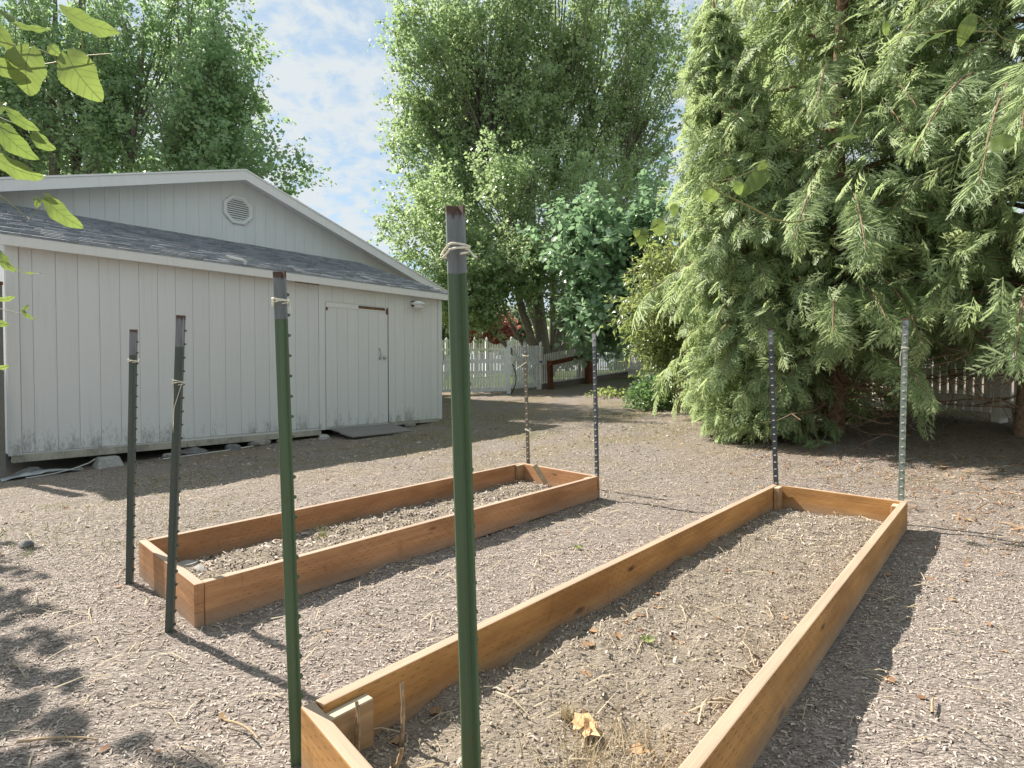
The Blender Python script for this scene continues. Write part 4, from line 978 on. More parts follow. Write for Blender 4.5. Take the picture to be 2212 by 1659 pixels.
# shrub at the fence foot
def shrub(name, label, px, Y, w_, h_, n, size, leafm, seed, tv=DIAM, tf=DIAMF):
    r = np.random.default_rng(seed); x, y = at(px, Y); z = g1(x, y); root = empty(name, (x, y, z), label=label, cat='shrub')
    d = unit(r.normal(0, 1, (n, 3))); d[:, 2] = abs(d[:, 2]); P = d*np.array([w_, w_*.8, h_])*(r.random(n)**.45)[:, None]
    P[:, 2] *= 0.75 + 0.5*vnoise(P[:, 0]*4+9, P[:, 1]*4+9, seed)
    V, F, q = leaf_cloud(P, unit(d + r.normal(0, .5, (n, 3))), unit(r.normal(0, .5, (n, 3)) + (0, 0, 1)), size*(.6+.8*r.random(n)), tv, tf)
    link('foliage', mesh_np('foliage', V, F, False, q), M[leafm], root)
    st = [(np.array([(0, 0, 0), p*.5 + (0, 0, .05), p]), np.array([.01, .007, .003])) for p in P[::max(1, n//25)]]
    V, F = tubes(st, 4); link('stems', mesh_np('stems', V, F, True), M['twig'], root)
shrub('shrub', 'low dark green shrub at the foot of the young tree', 1425, 11.8, .75, .75, 2600, .07, 'ivy', 31)
shrub('shrub', 'small green weed clump under the corner of the picket fence', 1330, 14.5, .8, .22, 500, .07, 'cherry', 32)

# cedars: flat fern-like sprays on drooping branches
def spray_template(np_=5, seed=0, lace=3):
    r = np.random.default_rng(seed); V = []; F = []
    bend = .12*r.normal(); zc = lambda y: -0.30*y*y
    cx = lambda y: bend*y*y
    V += [(-.012, 0, 0), (.012, 0, 0), (cx(1)+.004, 1, zc(1)), (cx(1)-.004, 1, zc(1))]; F += [(0, 1, 2), (0, 2, 3)]
    for i in range(np_):
        for sg in (-1, 1):
            t = 0.05 + 0.84*(i + (.5 if sg > 0 else 0))/np_ + r.normal(0, .02); t = min(max(t, .02), .95)
            l_ = (0.50*(1-t)**0.7 + 0.08) * (0.7+.55*r.random())
            a = R(46 - 16*t + r.normal(0, 8)); dx, dy = sg*math.sin(a), math.cos(a)
            w_ = 0.030; b = np.array((cx(t), t, zc(t))); e = b + np.array((dx*l_, dy*l_ + .05*l_, -.34*l_))
            m = b + np.array((dx*l_*.5, dy*l_*.5, -.06*l_)); sd = np.array((-dy, dx, 0))*w_
            k = len(V); V += [tuple(b), tuple(m+sd+(0, 0, .01)), tuple(e), tuple(m-sd+(0, 0, .01))]; F += [(k, k+1, k+2), (k, k+2, k+3)]
            for q in range(lace):
                f = .18 + .62*(q + r.random()*.6)/lace; p = b*(1-f)+e*f + np.array((0, 0, .05*l_*4*f*(1-f)))
                s2 = 1 if q % 2 else -1; a2 = math.atan2(dx, dy) + s2*R(38 + r.normal(0, 8)); ll = l_*(.42*(1-f)+.14)*(.8+.4*r.random())
                d2 = np.array((math.sin(a2), math.cos(a2), -.30)); n2 = np.array((-math.cos(a2), math.sin(a2), 0))*.017
                k = len(V); V += [tuple(p-n2), tuple(p+n2), tuple(p+d2*ll)]; F += [(k, k+1, k+2)]
    return np.array(V), np.array(F)
SPR = [spray_template(5, s) for s in range(6)]
SPR_FAR = [spray_template(4, s, 0) for s in range(6)]

def cedar(label, base, H, prof, n_br, seed, z_min=0.0, n_sp=44, size=.3, lean=(0, 0), trunk_r=.13, bare=0, keep=None, droop=0.5, far=False, n_fill=0):
    """prof(z/H) -> branch length"""
    r = np.random.default_rng(seed); B0 = np.array(base, float)
    root = empty('cedar_tree', base, label=label, cat='tree', group='cedar trees along the right side')
    zt = np.linspace(-.1, H, 12); trunk = np.stack([lean[0]*zt/H + .05*np.sin(zt*1.3), lean[1]*zt/H + .05*np.cos(zt), zt], 1)
    V, F = tubes([(trunk, np.linspace(trunk_r, .015, 12))], 9); link('trunk', mesh_np('trunk', V, F, True), M['cedarbark'], root)
    limbs, PP, DD, NN, RR = [], [], [], [], []
    for i in range(n_br):
        z = z_min + (H*0.985 - z_min)*(r.random()**1.15); az = r.random()*2*math.pi
        l_ = prof(z/H)*(0.8+.5*r.random()); o_ = np.array([math.cos(az), math.sin(az), 0])
        if l_ < .08: continue
        s = np.array([lean[0]*z/H, lean[1]*z/H, z]); rise = 0.30*l_*(0.6+.5*r.random())
        P = bez(s, s + o_*l_*.6 + (0, 0, rise), s + o_*l_ + (0, 0, -droop*l_*(0.4+.5*r.random())), 9)
        zlow = float(gh(np.array([P[-1, 0]+B0[0]]), np.array([P[-1, 1]+B0[1]]))[0]) - B0[2] + 0.05
        P[:, 2] = np.maximum(P[:, 2], zlow)
        limbs.append((P, np.linspace(.008+.009*l_, .003, 9)))
        m = max(8, int(n_sp*l_/1.6)); f = 0.10 + 0.90*r.random(m)**.75
        k = np.minimum((f*8).astype(int), 7); q = (f*8-k)[:, None]; pos = P[k]*(1-q)+P[k+1]*q; ld = unit(P[k+1]-P[k])
        side = np.cross(ld, (0, 0, 1.0)); sg = np.where(r.random(m) < .5, -1, 1)[:, None]
        d = unit(ld*0.6 + side*sg*(0.25+.6*r.random((m, 1))) + np.array([0, 0, -.45]) + r.normal(0, .24, (m, 3)))
        nrm = unit(np.array([0, 0, .6]) + o_*0.75 + r.normal(0, .38, (m, 3)))
        PP.append(pos + side*sg*.02); DD.append(d); NN.append(nrm)
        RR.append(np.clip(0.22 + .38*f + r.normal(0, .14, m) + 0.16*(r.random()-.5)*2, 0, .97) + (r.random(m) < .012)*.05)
    for i in range(bare):
        z = .12 + 1.1*r.random(); az = r.random()*2*math.pi; l_ = .7+1.0*r.random(); o_ = np.array([math.cos(az), math.sin(az), 0]); s = np.array([0, 0, z])
        P = bez(s, s+o_*l_*.5+(0, 0, .25*r.normal()), s+o_*l_+(r.normal(0, .2), r.normal(0, .2), -.35*r.random()*z*1.5), 8)+ r.normal(0, .018, (8, 3)); P[0] = s
        zl = gh(P[:, 0]+B0[0], P[:, 1]+B0[1]) - B0[2] + .02; P[:, 2] = np.maximum(P[:, 2], zl)
        limbs.append((P, np.linspace(.013, .003, 8)))
        for j in range(4):
            k = 2+r.integers(5); e = P[k] + unit(o_ + r.normal(0, .9, 3))*(.2+.4*r.random()); e[2] = max(e[2], zl[k])
            limbs.append((np.array([P[k], (P[k]+e)/2 + r.normal(0, .03, 3), e]), np.array([.006, .004, .002])))
    m = n_fill                                   # short twigs between the boughs: hanging sprays all through the outer shell
    if m:
        zz = (z_min + .35*(z_min > .3)) + (H*.97 - z_min)*r.random(m)**1.25; az = r.random(m)*2*math.pi; pr = np.array([prof(z/H) for z in zz]); rad = pr*(.30 + .70*r.random(m)**.7)*(.42+.85*vnoise(az*2.1+7, zz*2.3+3, seed))
        oo = np.stack([np.cos(az), np.sin(az), 0*az], 1); pos = oo*rad[:, None] + np.stack([lean[0]*zz/H, lean[1]*zz/H, zz - .18*rad], 1)
        gg = gh(pos[:, 0]+B0[0], pos[:, 1]+B0[1]) - B0[2]; pos[:, 2] = np.maximum(pos[:, 2], gg + .25)
        PP.append(pos); DD.append(unit(oo*.6 + np.array([0, 0, -.55]) + r.normal(0, .38, (m, 3)))); NN.append(unit(r.normal(0, .6, (m, 3)) + np.array([0, 0, .45]) + oo*.25))
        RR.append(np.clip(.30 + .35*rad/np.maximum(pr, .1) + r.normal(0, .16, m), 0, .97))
    V, F = tubes(limbs, 5); link('branches', mesh_np('branches', V, F, True), M['cedarbark'], root)
    P = np.concatenate(PP); D = np.concatenate(DD); Nn = np.concatenate(NN); Rn = np.concatenate(RR)
    k = P[:, 0]+B0[0] < 1.22*(P[:, 1]+B0[1]) + .4; P, D, Nn, Rn = P[k], D[k], Nn[k], Rn[k]     # the crown is only built as far as one could see it
    Vs, Fs, Qs, off = [], [], [], 0
    which = r.integers(0, 6, len(P)); SP = SPR_FAR if far else SPR
    for t in range(6):
        mk = which == t; n = mk.sum()
        V, F, q = leaf_cloud(P[mk], D[mk], Nn[mk], size*(.65+.7*r.random(n)), SP[t][0], SP[t][1], Rn[mk], .75+.5*t/5)
        Vs.append(V); Fs.append(F+off); Qs.append(q); off += len(V)
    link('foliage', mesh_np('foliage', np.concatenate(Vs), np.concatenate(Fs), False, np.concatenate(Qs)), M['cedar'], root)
    return root
def cprof(R0, full=0.25, p=0.8):
    return lambda t: R0*(0.72+.28*min(1, t/full)) * (max(0, 1-t)**p if t > full else (1-full)**p)
def cbase(x, y): return (x, y, g1(x, y))
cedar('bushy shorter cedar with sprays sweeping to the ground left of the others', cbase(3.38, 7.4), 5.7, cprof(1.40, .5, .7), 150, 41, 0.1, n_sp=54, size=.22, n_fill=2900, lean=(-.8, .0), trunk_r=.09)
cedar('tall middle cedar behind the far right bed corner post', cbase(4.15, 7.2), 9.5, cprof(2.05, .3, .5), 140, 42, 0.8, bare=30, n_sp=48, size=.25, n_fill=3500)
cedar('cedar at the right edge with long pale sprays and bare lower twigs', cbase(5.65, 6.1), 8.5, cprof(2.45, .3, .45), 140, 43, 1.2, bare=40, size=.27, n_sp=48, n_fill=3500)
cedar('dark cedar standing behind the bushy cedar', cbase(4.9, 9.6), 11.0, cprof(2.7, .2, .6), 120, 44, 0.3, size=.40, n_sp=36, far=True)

# ------------------------------------------------------------------ vines with large leaves
def vine_leaf_mesh(L, asp, curl, seed):
    """rounded toothed leaf with pointed tip, folded along the midrib"""
    r = np.random.default_rng(seed); n = 27
    t = np.linspace(0, 1, n); curl *= .7 + .8*r.random(); tw = r.normal(0, .12); wv = min(1.0, asp*1.18)*0.5*np.sin(np.clip(t, 0, 1)**0.74*math.pi)**0.62*(1-.10*t); wv[0] = .06*asp; wv[-1] = 0.0
    wv = wv*(1 + .022*np.where(np.arange(n) % 2, 1, -1)); wv[-1] = 0.002
    y0 = t - .10*np.exp(-t*9)
    V, F = [], []
    for i in range(n):
        zc = -curl*(t[i]-.3)**2
        back = -.10*math.exp(-t[i]*10)
        for s in (-1, -.5, 0, .5, 1):
            x = s*wv[i]; V.append((x*L, (t[i] + back*abs(s)*1.2)*L, (zc + .30*abs(x)*(.7) - .35*x*x/asp + .028*math.sin(t[i]*15+s*2.5+seed)*abs(s) + tw*x)*L))
    for i in range(n-1):
        for j in range(4): k = i*5+j; F.append((k, k+1, k+6, k+5))
    return mesh_np('leaf', np.array(V), np.array(F), True)
def vine(name, label, leaves, stems, origin, group='leafy vines', extra=()):
    proto = []
    root = empty(name, origin, label=label, cat='vine', group=group); O = Vector(origin)
    for i, (px, py, Y, L, ang, pitch, roll, asp) in enumerate(leaves):
        # (px,py) leaf centre; ang = direction of the tip in the view plane (0 right, 90 up); pitch turns it towards/away from the lens side
        c = Vector(W3(px, py, Y)); a = R(ang); p = R(pitch)
        tip = Vector((math.cos(a)*math.cos(p), math.sin(p), math.sin(a)*math.cos(p))).normalized()
        nn = Vector((0, -1, 0)); nn = (nn - tip*nn.dot(tip)).normalized(); nn = Matrix.Rotation(R(roll), 3, tip) @ nn
        sd_ = tip.cross(nn).normalized()
        m = Matrix((sd_, tip, nn)).transposed().to_4x4(); m.translation = c - tip*L*.5 - O
        me = vine_leaf_mesh(L, asp, .5, i)
        o = link('leaf', me, M['vine'], root); o.matrix_local = m
    for i, (p, L) in enumerate(extra):
        if i < 6: proto.append(vine_leaf_mesh(.115, .8, .5, 100+i))
        o = link('leaf', proto[i % 6], M['vine'], root); o.location = Vector(p) - O; o.rotation_euler = (rv.normal(-.6, .5), rv.normal(0, .6), rv.random()*6.28)
    for pts, rad in stems:
        P = np.array([W3(*q) - np.array(O) for q in pts])
        # smooth
        t = np.linspace(0, len(P)-1, len(P)*4); P2_ = np.stack([np.interp(t, np.arange(len(P)), P[:, k]) for k in range(3)], 1)
        link('stem', tube_mesh('stem', [(P2_, np.linspace(rad, rad*.6, len(P2_)))], 6), M['vinestem'], root)
    return root
M['vinestem'] = plain('vine_stem', (0.22, 0.22, 0.08), 0.6, var=0.3, scale=40)
def c5(x, y): return x*.3906, y*.3906
LV = []
def lv(x, y, len_px, ang, pitch, roll, asp, Y=1.35):
    D = c5(x, y); LV.append((D[0], D[1], Y, len_px*.315/1215*Y/max(.35, math.cos(R(pitch))), ang, pitch, roll, asp))
lv(468, 440, 300, -62, 10, 5, .78); lv(170, 410, 290, -108, 8, -8, .74); lv(535, 165, 280, -22, 25, 68, .62); lv(215, 182, 190, -5, 20, 80, .55)
lv(72, 95, 160, 125, 20, 74, .5); lv(45, 225, 220, -70, 15, 25, .7); lv(62, 400, 200, -40, 20, 60, .7); lv(330, 298, 78, -45, 10, 0, .8)
lv(145, 685, 175, -40, 20, 35, .6); lv(28, 600, 110, 80, 10, 10, .6); lv(95, 800, 250, -55, 15, 15, .62); lv(120, 950, 240, -30, 25, 55, .6)
lv(258, 800, 130, -45, 20, 40, .8); lv(345, 1185, 250, -50, 12, 12, .62); lv(35, 1455, 140, -70, 10, 15, .7); lv(135, 1505, 160, -35, 25, 78, .45)
lv(44, 1655, 90, 5, 20, 75, .6); lv(155, 1745, 80, -50, 10, 30, .5); lv(150, 1700, 45, 60, 10, 20, .5); lv(20, 1790, 60, -20, 15, 20, .7)
lv(20, 2030, 60, 10, 20, 60, .6); lv(228, 1110, 90, 100, 25, 78, .4)
rv = np.random.default_rng(77)
VOFF = []
for k in range(285):   # the same vine goes on along its arbor outside the frame to the left
    q = rv.random()**.8; VOFF.append(((-2.75 - 2.9*q + rv.normal(0, .12), 2.25 + 2.6*q + rv.normal(0, .12), 1.75 + 1.5*rv.random()), .09 + .05*rv.random()))
Yv = 1.35
def sp(*p): return [(*c5(x, y), Yv+.01) for x, y in p]
vine('grape_vine', 'sunlit yellow-green vine leaves hanging in at the upper left', LV,
     [(sp((-200, 340), (90, 365), (270, 378), (360, 360), (480, 330), (640, 318)), .0022), (sp((-150, 200), (100, 270), (250, 295), (330, 330), (350, 370)), .0018), (sp((485, 330), (487, 210)), .0016),
      (sp((125, 280), (122, 160)), .0016), (sp((-80, 1040), (40, 1100), (180, 1215), (240, 1150)), .0014), (sp((270, 510), (330, 570), (370, 640)), .0012), (sp((-120, 640), (20, 660), (120, 700)), .0018),
      (sp((-100, 1390), (30, 1420), (60, 1470)), .0015), (sp((-60, 1690), (60, 1720), (150, 1740)), .0012), (sp((-650, 900), (-300, 800), (-80, 660)), .004), (sp((-700, 300), (-400, 250), (-150, 200)), .004), (sp((-640, 1400), (-300, 1350), (-60, 1390)), .003)],
     (W3(-250, 802, 1.4)[0], 1.4, 0.0), group=None, extra=VOFF)
def c3r(x, y): return 1368 + x*.3907, y*.3907
RVL = []
for x, y, lp, ang, pi_, ro, asp, Y in ((1805, 190, 140, -105, 15, 30, .5, 2.6), (1470, 215, 110, 170, 25, 72, .5, 2.6), (1600, 245, 190, 200, 25, 66, .45, 2.6), (1140, 775, 140, 185, 15, 45, .65, 3.4), (1370, 180, 60, -80, 5, 10, .6, 2.8),
    (605, 872, 80, 190, 10, 20, .5, 4.2), (655, 1015, 160, 215, 15, 30, .55, 4.2), (432, 1090, 100, -10, 10, 20, .6, 4.2), (505, 960, 80, 220, 10, 10, .6, 4.2), (700, 930, 70, 240, 10, 10, .6, 4.2), (575, 1050, 70, -60, 10, 10, .7, 4.2), (220, 1165, 60, -90, 0, 10, .7, 4.4),
    (135, 1262, 90, -80, 5, 10, .75, 4.6), (45, 1315, 90, -95, 5, 10, .7, 4.6), (15, 1290, 50, -90, 5, 10, .7, 4.6), (2000, 800, 120, 200, 20, 40, .8, 3.0)):
    D = c3r(x, y); RVL.append((D[0], D[1], Y, lp*.3907/1215*Y, ang, pi_, ro, asp))
def s3(Y, *p): return [(*c3r(x, y), Y) for x, y in p]
vine('climbing_vine', 'vine with scattered large pale leaves climbing through the cedars', RVL,
     [(s3(4.25, (760, 1215), (640, 1150), (470, 1070), (380, 1000)), .009), (s3(4.2, (440, 1010), (560, 990), (700, 930)), .004), (s3(2.65, (2300, 330), (2000, 230), (1880, 120), (1790, 80)), .003), (s3(2.65, (1960, 200), (1700, 190), (1480, 220)), .003),
      (s3(3.4, (1240, 480), (1245, 620), (1180, 740)), .003), (s3(4.6, (130, 1240), (60, 1290), (0, 1330)), .003), (s3(4.3, (760, 1215), (860, 1235), (980, 1210)), .008)],
     tuple(W3(1750, 1000, 4.6)*np.array([1, 1, 0])), group=None)

apx, apy = at(-7, 6.2)  # added dark post covers the sunlit end wall, in place of its shade
spost = empty('shade_post', (apx, apy, g1(apx, apy)), label='dark added post at the left edge standing in for the shaded shed end', cat='post')
link('shaft', box_mesh('shaft', -.045, .045, -.045, .045, -.1, 2.15, .005), M['ramp'], spost)
link('bracket', box_mesh('bracket', -.05, .05, -.05, .05, 2.152, 2.19, .004), M['rust'], spost)

# ------------------------------------------------------------------ loose material on the ground
TENT = [(-.5, 0, 0), (.5, 0, 0), (-.42, .5, .17), (.45, .5, .20), (-.5, 1, 0), (.5, 1, 0)]; TENTF = [(0, 1, 3, 2), (2, 3, 5, 4)]
def in_quad(X, Y, c4, pad=0.0):
    a, b, c, d = c4; u_ = unit(d-a); e_ = unit(b-a); dt = u_[0]*e_[1]-u_[1]*e_[0]; s = ((X-a[0])*e_[1]-(Y-a[1])*e_[0])/dt; t = (u_[0]*(Y-a[1])-u_[1]*(X-a[0]))/dt
    return (s > -pad) & (s < np.linalg.norm(d-a)+pad) & (t > -pad) & (t < np.linalg.norm(b-a)+pad)
QA, QB = (A_nl, A_nr, A_fr, A_fl), (B_nl, B_nr, B_fr, B_fl)
def scatter(name, label, n, x0, x1, y0, y1, lo, hi, wd, mat, seed, lift=.004, accept=None, tilt=.35, tv=TENT, tf=TENTF, rn=None):
    r = np.random.default_rng(seed); X = x0+(x1-x0)*r.random(n); Y = y0+(y1-y0)*r.random(n)
    k = (np.abs(X) < 0.98*Y + .5) & ~in_quad(X, Y, QA, .01) & ~in_quad(X, Y, QB, .01)
    q = np.stack([X-L0[0], Y-L0[1]], 1); v_ = q @ V2; u_ = q @ U2; k &= ~((v_ < 0.03) & (u_ > -.2) & (u_ < 6.5))
    if accept is not None: k &= accept(X, Y, r)
    X, Y = X[k], Y[k]; n = len(X)
    P = np.stack([X, Y, gz(X, Y)+lift*r.random(n)], 1); a = r.random(n)*2*math.pi
    D = np.stack([np.cos(a), np.sin(a), r.normal(0, tilt*.5, n)], 1); Nn = np.stack([r.normal(0, tilt, n), r.normal(0, tilt, n), np.ones(n)], 1)
    s = lo + (hi-lo)*r.random(n)**2.2
    V, F, q = leaf_cloud(P, D, Nn, s, np.array(tv)*(1, 1, 1), tf, r.random(n)**1.0 if rn is None else rn(r, n), wd)
    o = link(name, mesh_np(name, V, F, False, q), M[mat]); return tag(o, label, kind='stuff')
patch = lambda X, Y, r: r.random(len(X)) < 0.5 + 0.6*vnoise(X*1.5+7, Y*1.5+7, 13)
scatter('bark_chips', 'shredded bark chips covering the near ground', 170000, -3.6, 3.8, .95, 3.4, .005, .020, .32, 'chips', 51, accept=patch)
scatter('bark_chips', 'shredded bark chips covering the ground round the beds', 68000, -5.2, 5.4, 3.4, 6.6, .007, .026, .32, 'chips', 52, accept=patch)
scatter('bark_chips', 'shredded bark chips covering the far ground', 9000, -5, 6, 6.6, 12, .018, .06, .35, 'chips', 53, accept=patch)
STRAW = [(-.5, 0, 0), (.5, 0, 0), (-.5, .5, .12), (.5, .5, .12), (-.5, 1, 0), (.5, 1, .02)]
scatter('straw', 'loose straw and twigs strewn over the ground', 4200, -4, 4.5, 1.0, 6.5, .04, .17, .028, 'straw', 54, lift=.008, tilt=.12, tv=STRAW)
scatter('leaf_litter', 'brown dead leaves lying over the ground', 1500, -4, 6, 1.0, 9, .02, .055, .8, 'litter', 55, lift=.01, tv=LOBED, tf=LOBEDF, accept=lambda X, Y, r: r.random(len(X)) < .35+.65*(X > 1.5))
scatter('cedar_litter', 'fallen twigs and brown cedar litter under the cedars', 9000, 2.2, 6.3, 2.6, 8.2, .03, .13, .07, 'litter', 56, lift=.012, tv=STRAW, accept=lambda X, Y, r: r.random(len(X)) < np.clip((X-1.9-.12*abs(Y-5))/1.6, 0, 1))
BL = [(-.04, 0, 0), (.04, 0, 0), (0, 1, .3)]; BLF = [(0, 1, 2)]
def grass(name, label, n, f, lo, hi, seed, rn=None):
    r = np.random.default_rng(seed); X = -4+9*r.random(n); Y = 3.2+9.5*r.random(n); k = f(X, Y, r)
    k &= ~in_quad(X, Y, QA, .02) & ~in_quad(X, Y, QB, .02); q_ = np.stack([X-L0[0], Y-L0[1]], 1); k &= ~((q_ @ V2 < .1) & (q_ @ U2 > -.2) & (q_ @ U2 < 6.6))
    X, Y = X[k], Y[k]; n = len(X)
    P = np.stack([X, Y, gz(X, Y)], 1); D = np.stack([r.normal(0, .6, n), r.normal(0, .6, n), .35+.6*r.random(n)], 1)
    V, F, q = leaf_cloud(P, D, r.normal(0, 1, (n, 3)), lo+(hi-lo)*r.random(n), BL, BLF, None if rn is None else rn(r, n)); o = link(name, mesh_np(name, V, F, False, q), M['grass']); tag(o, label, kind='stuff')
grass('grass', 'thin dry and green grass in patches on the yard', 60000, lambda X, Y, r: r.random(len(X)) < np.clip((vnoise(X*.9+31, Y*.9+17, 23)-.52)*3.2, 0, .9), .02, .065, 61)
grass('grass', 'two faint green patches of short grass on the open yard', 60000, lambda X, Y, r: r.random(len(X)) < .9*np.exp(-((X-2.0)/.75)**2-((Y-7.9)/.7)**2) + .8*np.exp(-((X-1.55)/.4)**2-((Y-5.7)/.35)**2) + .5*np.exp(-((X+.2)/.9)**2-((Y-8.6)/.6)**2), .012, .035, 62, rn=lambda r, n: .75*r.random(n))
# clods, chips and straw inside the beds
def bedfill(S3, seed, n, name, label, lo, hi, wd, mat, tv=TENT, tf=TENTF, acc=None):
    X, Y, Z = S3; r = np.random.default_rng(seed); k = r.integers(0, X.size, n)
    if acc is not None: k = k[acc(k % X.shape[1] / X.shape[1], k // X.shape[1] / X.shape[0], r)]
    n = len(k); j = r.normal(0, .012, (n, 2))
    P = np.stack([X.ravel()[k]+j[:, 0]*.5, Y.ravel()[k]+j[:, 1]*.5, Z.ravel()[k]+.003], 1); a = r.random(n)*6.283
    D = np.stack([np.cos(a), np.sin(a), r.normal(0, .15, n)], 1); Nn = np.stack([r.normal(0, .3, n), r.normal(0, .3, n), np.ones(n)], 1)
    V, F, q = leaf_cloud(P, D, Nn, lo+(hi-lo)*r.random(n)**2, tv, tf, None, wd); o = link(name, mesh_np(name, V, F, False, q), M[mat]); tag(o, label, kind='stuff')
CLOD = [(-.5,0,0),(.5,0,0),(-.3,.5,.55),(.35,.5,.5),(-.5,1,0),(.5,1,0)]
bedfill(sB, 71, 16000, 'soil_clods', 'small clods of dry soil in the nearest bed', .002, .012, .8, 'crumbs', CLOD)
bedfill(sB, 72, 5200, 'bark_chips', 'bark chips scattered in the nearest bed', .008, .036, .25, 'chips', acc=lambda s, t, r: r.random(len(s)) < .22 + .78*(s > .72))
bedfill(sB, 73, 420, 'straw', 'straw lying in the nearest bed', .04, .15, .03, 'straw', STRAW)
bedfill(sB, 74, 150, 'leaf_litter', 'brown dead leaves in the nearest bed', .025, .06, .75, 'litter', LOBED, LOBEDF, acc=lambda s, t, r: r.random(len(s)) < .25+.75*(t < .3))
bedfill(sA, 75, 5000, 'soil_clods', 'small clods of dry soil in the bed by the shed', .004, .02, .8, 'crumbs', CLOD)
bedfill(sA, 76, 2600, 'bark_chips', 'bark chips scattered in the bed by the shed', .012, .05, .28, 'chips')
bedfill(sA, 77, 300, 'straw', 'straw lying in the bed by the shed', .04, .14, .03, 'straw', STRAW)

# single small things
def gpt(px, py, z=0.03):
    d = np.array([(px-1106)/1215, math.cos(R(1.26)) + (-(py-829.5)/1215)*math.sin(R(1.26)), -math.sin(R(1.26)) - (py-829.5)/1215*math.cos(R(1.26))])
    t = (z-EYE)/d[2]; return d[0]*t, d[1]*t
for i, (px, py, lb, s, m) in enumerate(((55, 1180, 'dark flat stone on the bark left of the shortest post', (.06, .045, .028), 'stone_dark'),)):
    rock('stone', 0, 0, s, M[m], lb, None, 20+i, world=gpt(px, py, 0))
for i, (px, py, s, lb) in enumerate(((402, 1218, (.06, .04, .02), 'grey flat stone inside the far bed by its near end'), (432, 1226, (.06, .035, .02), 'tan flat stone beside the grey one inside the far bed'))):
    o = rock('stone', 0, 0, s, M['stone'], lb, None, 30+i, world=gpt(px, py, 0.05)); o.location.z += .04
def stem_thing(name, label, cat, segs, mat):
    o = link(name, tube_mesh(name, segs, 7), M[mat]); return tag(o, label, cat)
def stalk(px, py, h, lean, rad, label, bend=.01):
    x, y = gpt(px, py, .05); b = np.array([x, y, .03]); t = b + np.array([lean[0], lean[1], h]); m = (b+t)/2 + (bend, -bend, 0)
    P = bez(b, m, t, 7) + np.random.default_rng(int(px)).normal(0, .0015, (7, 3))
    r_ = np.linspace(rad, rad*.8, 7)*(1 + .15*np.sin(np.arange(7)*2.4)); return stem_thing('dead_stem', label, 'dead stem', [(P, r_)], 'deadstem')
stalk(868, 1590, .17, (.0, .0), .0065, 'single upright dead plant stem standing against the nearest bed side')
stalk(762, 1625, .155, (.012, .0), .0055, 'tall split dead stem before the corner block of the nearest bed')
stalk(773, 1632, .150, (.0, .006), .0045, 'thin dead stem just right of the split stem by the corner block')
stalk(748, 1625, .085, (.006, .0), .0055, 'short broken stem stump left of the split stem')
stalk(850, 1640, .05, (.02, .0), .007, 'low brown stub of a stem between the dead stems')
# curled dry leaf, tufts
x, y = gpt(1262, 1580, .06)
r = np.random.default_rng(5); V, F, Q, off = [], [], [], 0
for k in range(9):
    P = np.array([[x+r.normal(0, .016), y+r.normal(0, .014), .075+.01*r.random()]]); a = r.random()*6.28
    v_, f_, q_ = leaf_cloud(P, np.array([[math.cos(a), math.sin(a), .25*r.normal()]]), np.array([[r.normal(0, .6), r.normal(0, .6), 1]]), np.array([.05+.02*r.random()]), LOBED, LOBEDF, np.array([.85]), .7)
    V.append(v_); F.append(f_+off); Q.append(q_); off += len(v_)
me = mesh_np('dried_leaf', np.concatenate(V), np.concatenate(F), False, np.concatenate(Q))
o = link('dried_leaf', me, plain('tan_leaf', (0.58, 0.36, 0.18), 0.7, var=.3, scale=60)); tag(o, 'crumpled orange-tan dried leaf in the nearest bed', 'dried leaf')
def tuft(px, py, z, n, h, mat, name, label, cat, seed, w_=.35, sz=.03):
    r = np.random.default_rng(seed); x, y = gpt(px, py, z); P = np.stack([x+r.normal(0, sz, n), y+r.normal(0, sz, n), np.full(n, z-.005)], 1)
    D = np.stack([r.normal(0, w_, n), r.normal(0, w_, n), np.ones(n)], 1)
    V, F, q = leaf_cloud(P, D, r.normal(0, 1, (n, 3)), h*(.4+.8*r.random(n)), [(-.018, 0, 0), (.018, 0, 0), (0, 1, .12)], BLF); o = link(name, mesh_np(name, V, F, False, q), M[mat]); return tag(o, label, cat)
tuft(1225, 1548, .05, 90, .07, 'straw', 'grass_tuft', 'pale dry grass tuft behind the crumpled leaf', 'grass tuft', 81, sz=.012)
tuft(1330, 1650, .05, 500, .10, 'straw', 'dead_grass', 'spreading dead grass at the bottom edge beside the long board', None, 82, w_=.9, sz=.10)['kind'] = 'stuff'
tuft(120, 1095, -.02, 160, .06, 'grass', 'grass_tuft', 'small green grass patch near the concrete pier block', 'grass tuft', 83, w_=.8, sz=.09)
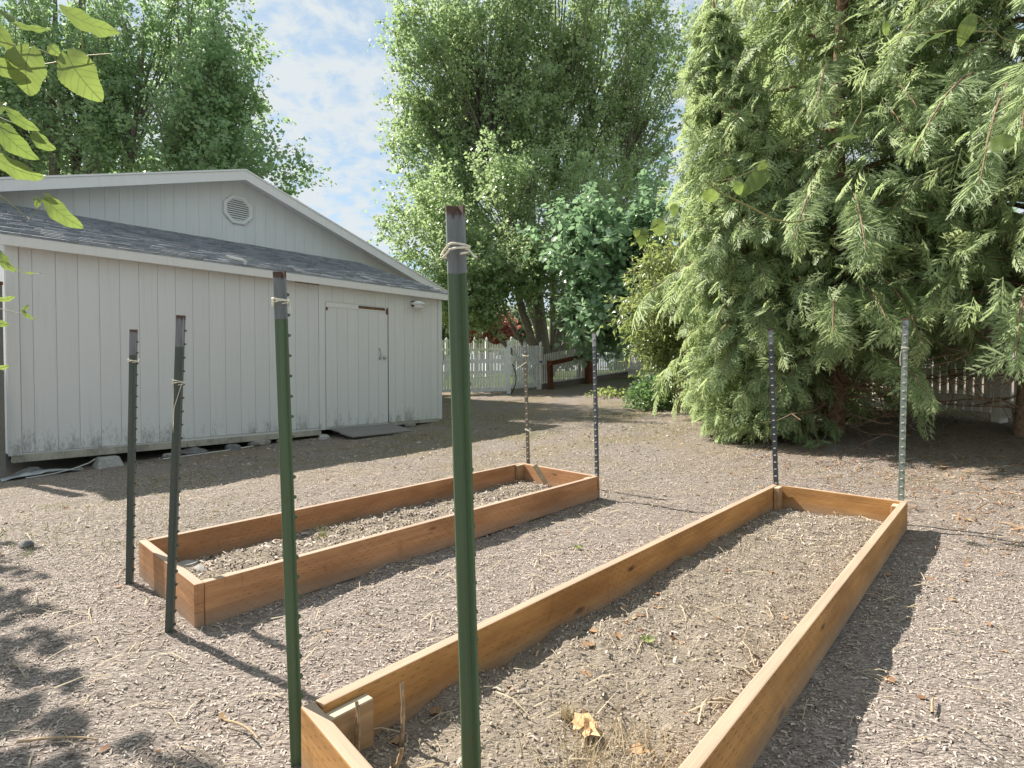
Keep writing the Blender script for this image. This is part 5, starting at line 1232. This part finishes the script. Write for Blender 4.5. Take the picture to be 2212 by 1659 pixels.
tuft(700, 1160, .06, 40, .11, 'grass', 'grass_tuft', 'thin green grass sprout inside the far bed', 'grass tuft', 84, w_=.5, sz=.015)
def sprout(px, py, z, n, s, label, seed):
    r = np.random.default_rng(seed); x, y = gpt(px, py, z); P = np.stack([x+r.normal(0, .012, n), y+r.normal(0, .012, n), np.full(n, z+.01)], 1); a = r.random(n)*6.28
    V, F, q = leaf_cloud(P, np.stack([np.cos(a), np.sin(a), .5+r.random(n)*.5], 1), np.tile((0, 0, 1.0), (n, 1))+r.normal(0, .3, (n, 3)), s*(.6+.6*r.random(n)), DIAM, DIAMF, None, 1.1); o = link('weed', mesh_np('weed', V, F, False, q), M['cherry']); tag(o, label, 'weed')
sprout(1400, 1392, .06, 9, .03, 'tiny green weed in the middle of the nearest bed', 91)
sprout(1253, 1188, .0, 7, .03, 'tiny yellow-green weed on the path between the beds', 92)
# broken picket stake leaning in the far bed's corner, loose lath in the near corner
p = gpt(1180, 1045, .05)
o = link('wood_scrap', box_mesh('wood_scrap', -.02, .02, -.012, .012, 0, .20, .003), M['stake'], None, (p[0], p[1], .05), (R(-18), R(-28), .4)); tag(o, 'splintered pale stake leaning in the far corner of the far bed', 'wood scrap')
p = gpt(600, 1252, .08)
o = link('wood_scrap', box_mesh('wood_scrap', -.16, .16, -.018, .018, -.008, .008, .002), M['stake'], None, (p[0], p[1], .125), (0, 0, angA+.03)); tag(o, 'pale lath lying along the near board inside the far bed', 'wood scrap')
for i, (px, py, ln_, a, lb) in enumerate(((520, 1585, .16, -.55, 'bare pale twig lying left of the green post'), (125, 1612, .22, .05, 'long straw-coloured twig at the lower left corner'), (2015, 1530, .10, .9, 'short twig on the bark right of the nearest bed'), (810, 1640, .1, -.3, 'twig beside the near end board of the nearest bed'))):
    p = gpt(px, py, 0); z = g1(*p)+.014; d = np.array([math.cos(a), math.sin(a), 0])*ln_/2; c = np.array([*p, z])
    stem_thing('twig', lb, 'twig', [(bez(c-d, c+(.01, .02, .006), c+d, 6), np.linspace(.0045, .0025, 6))], 'deadstem')
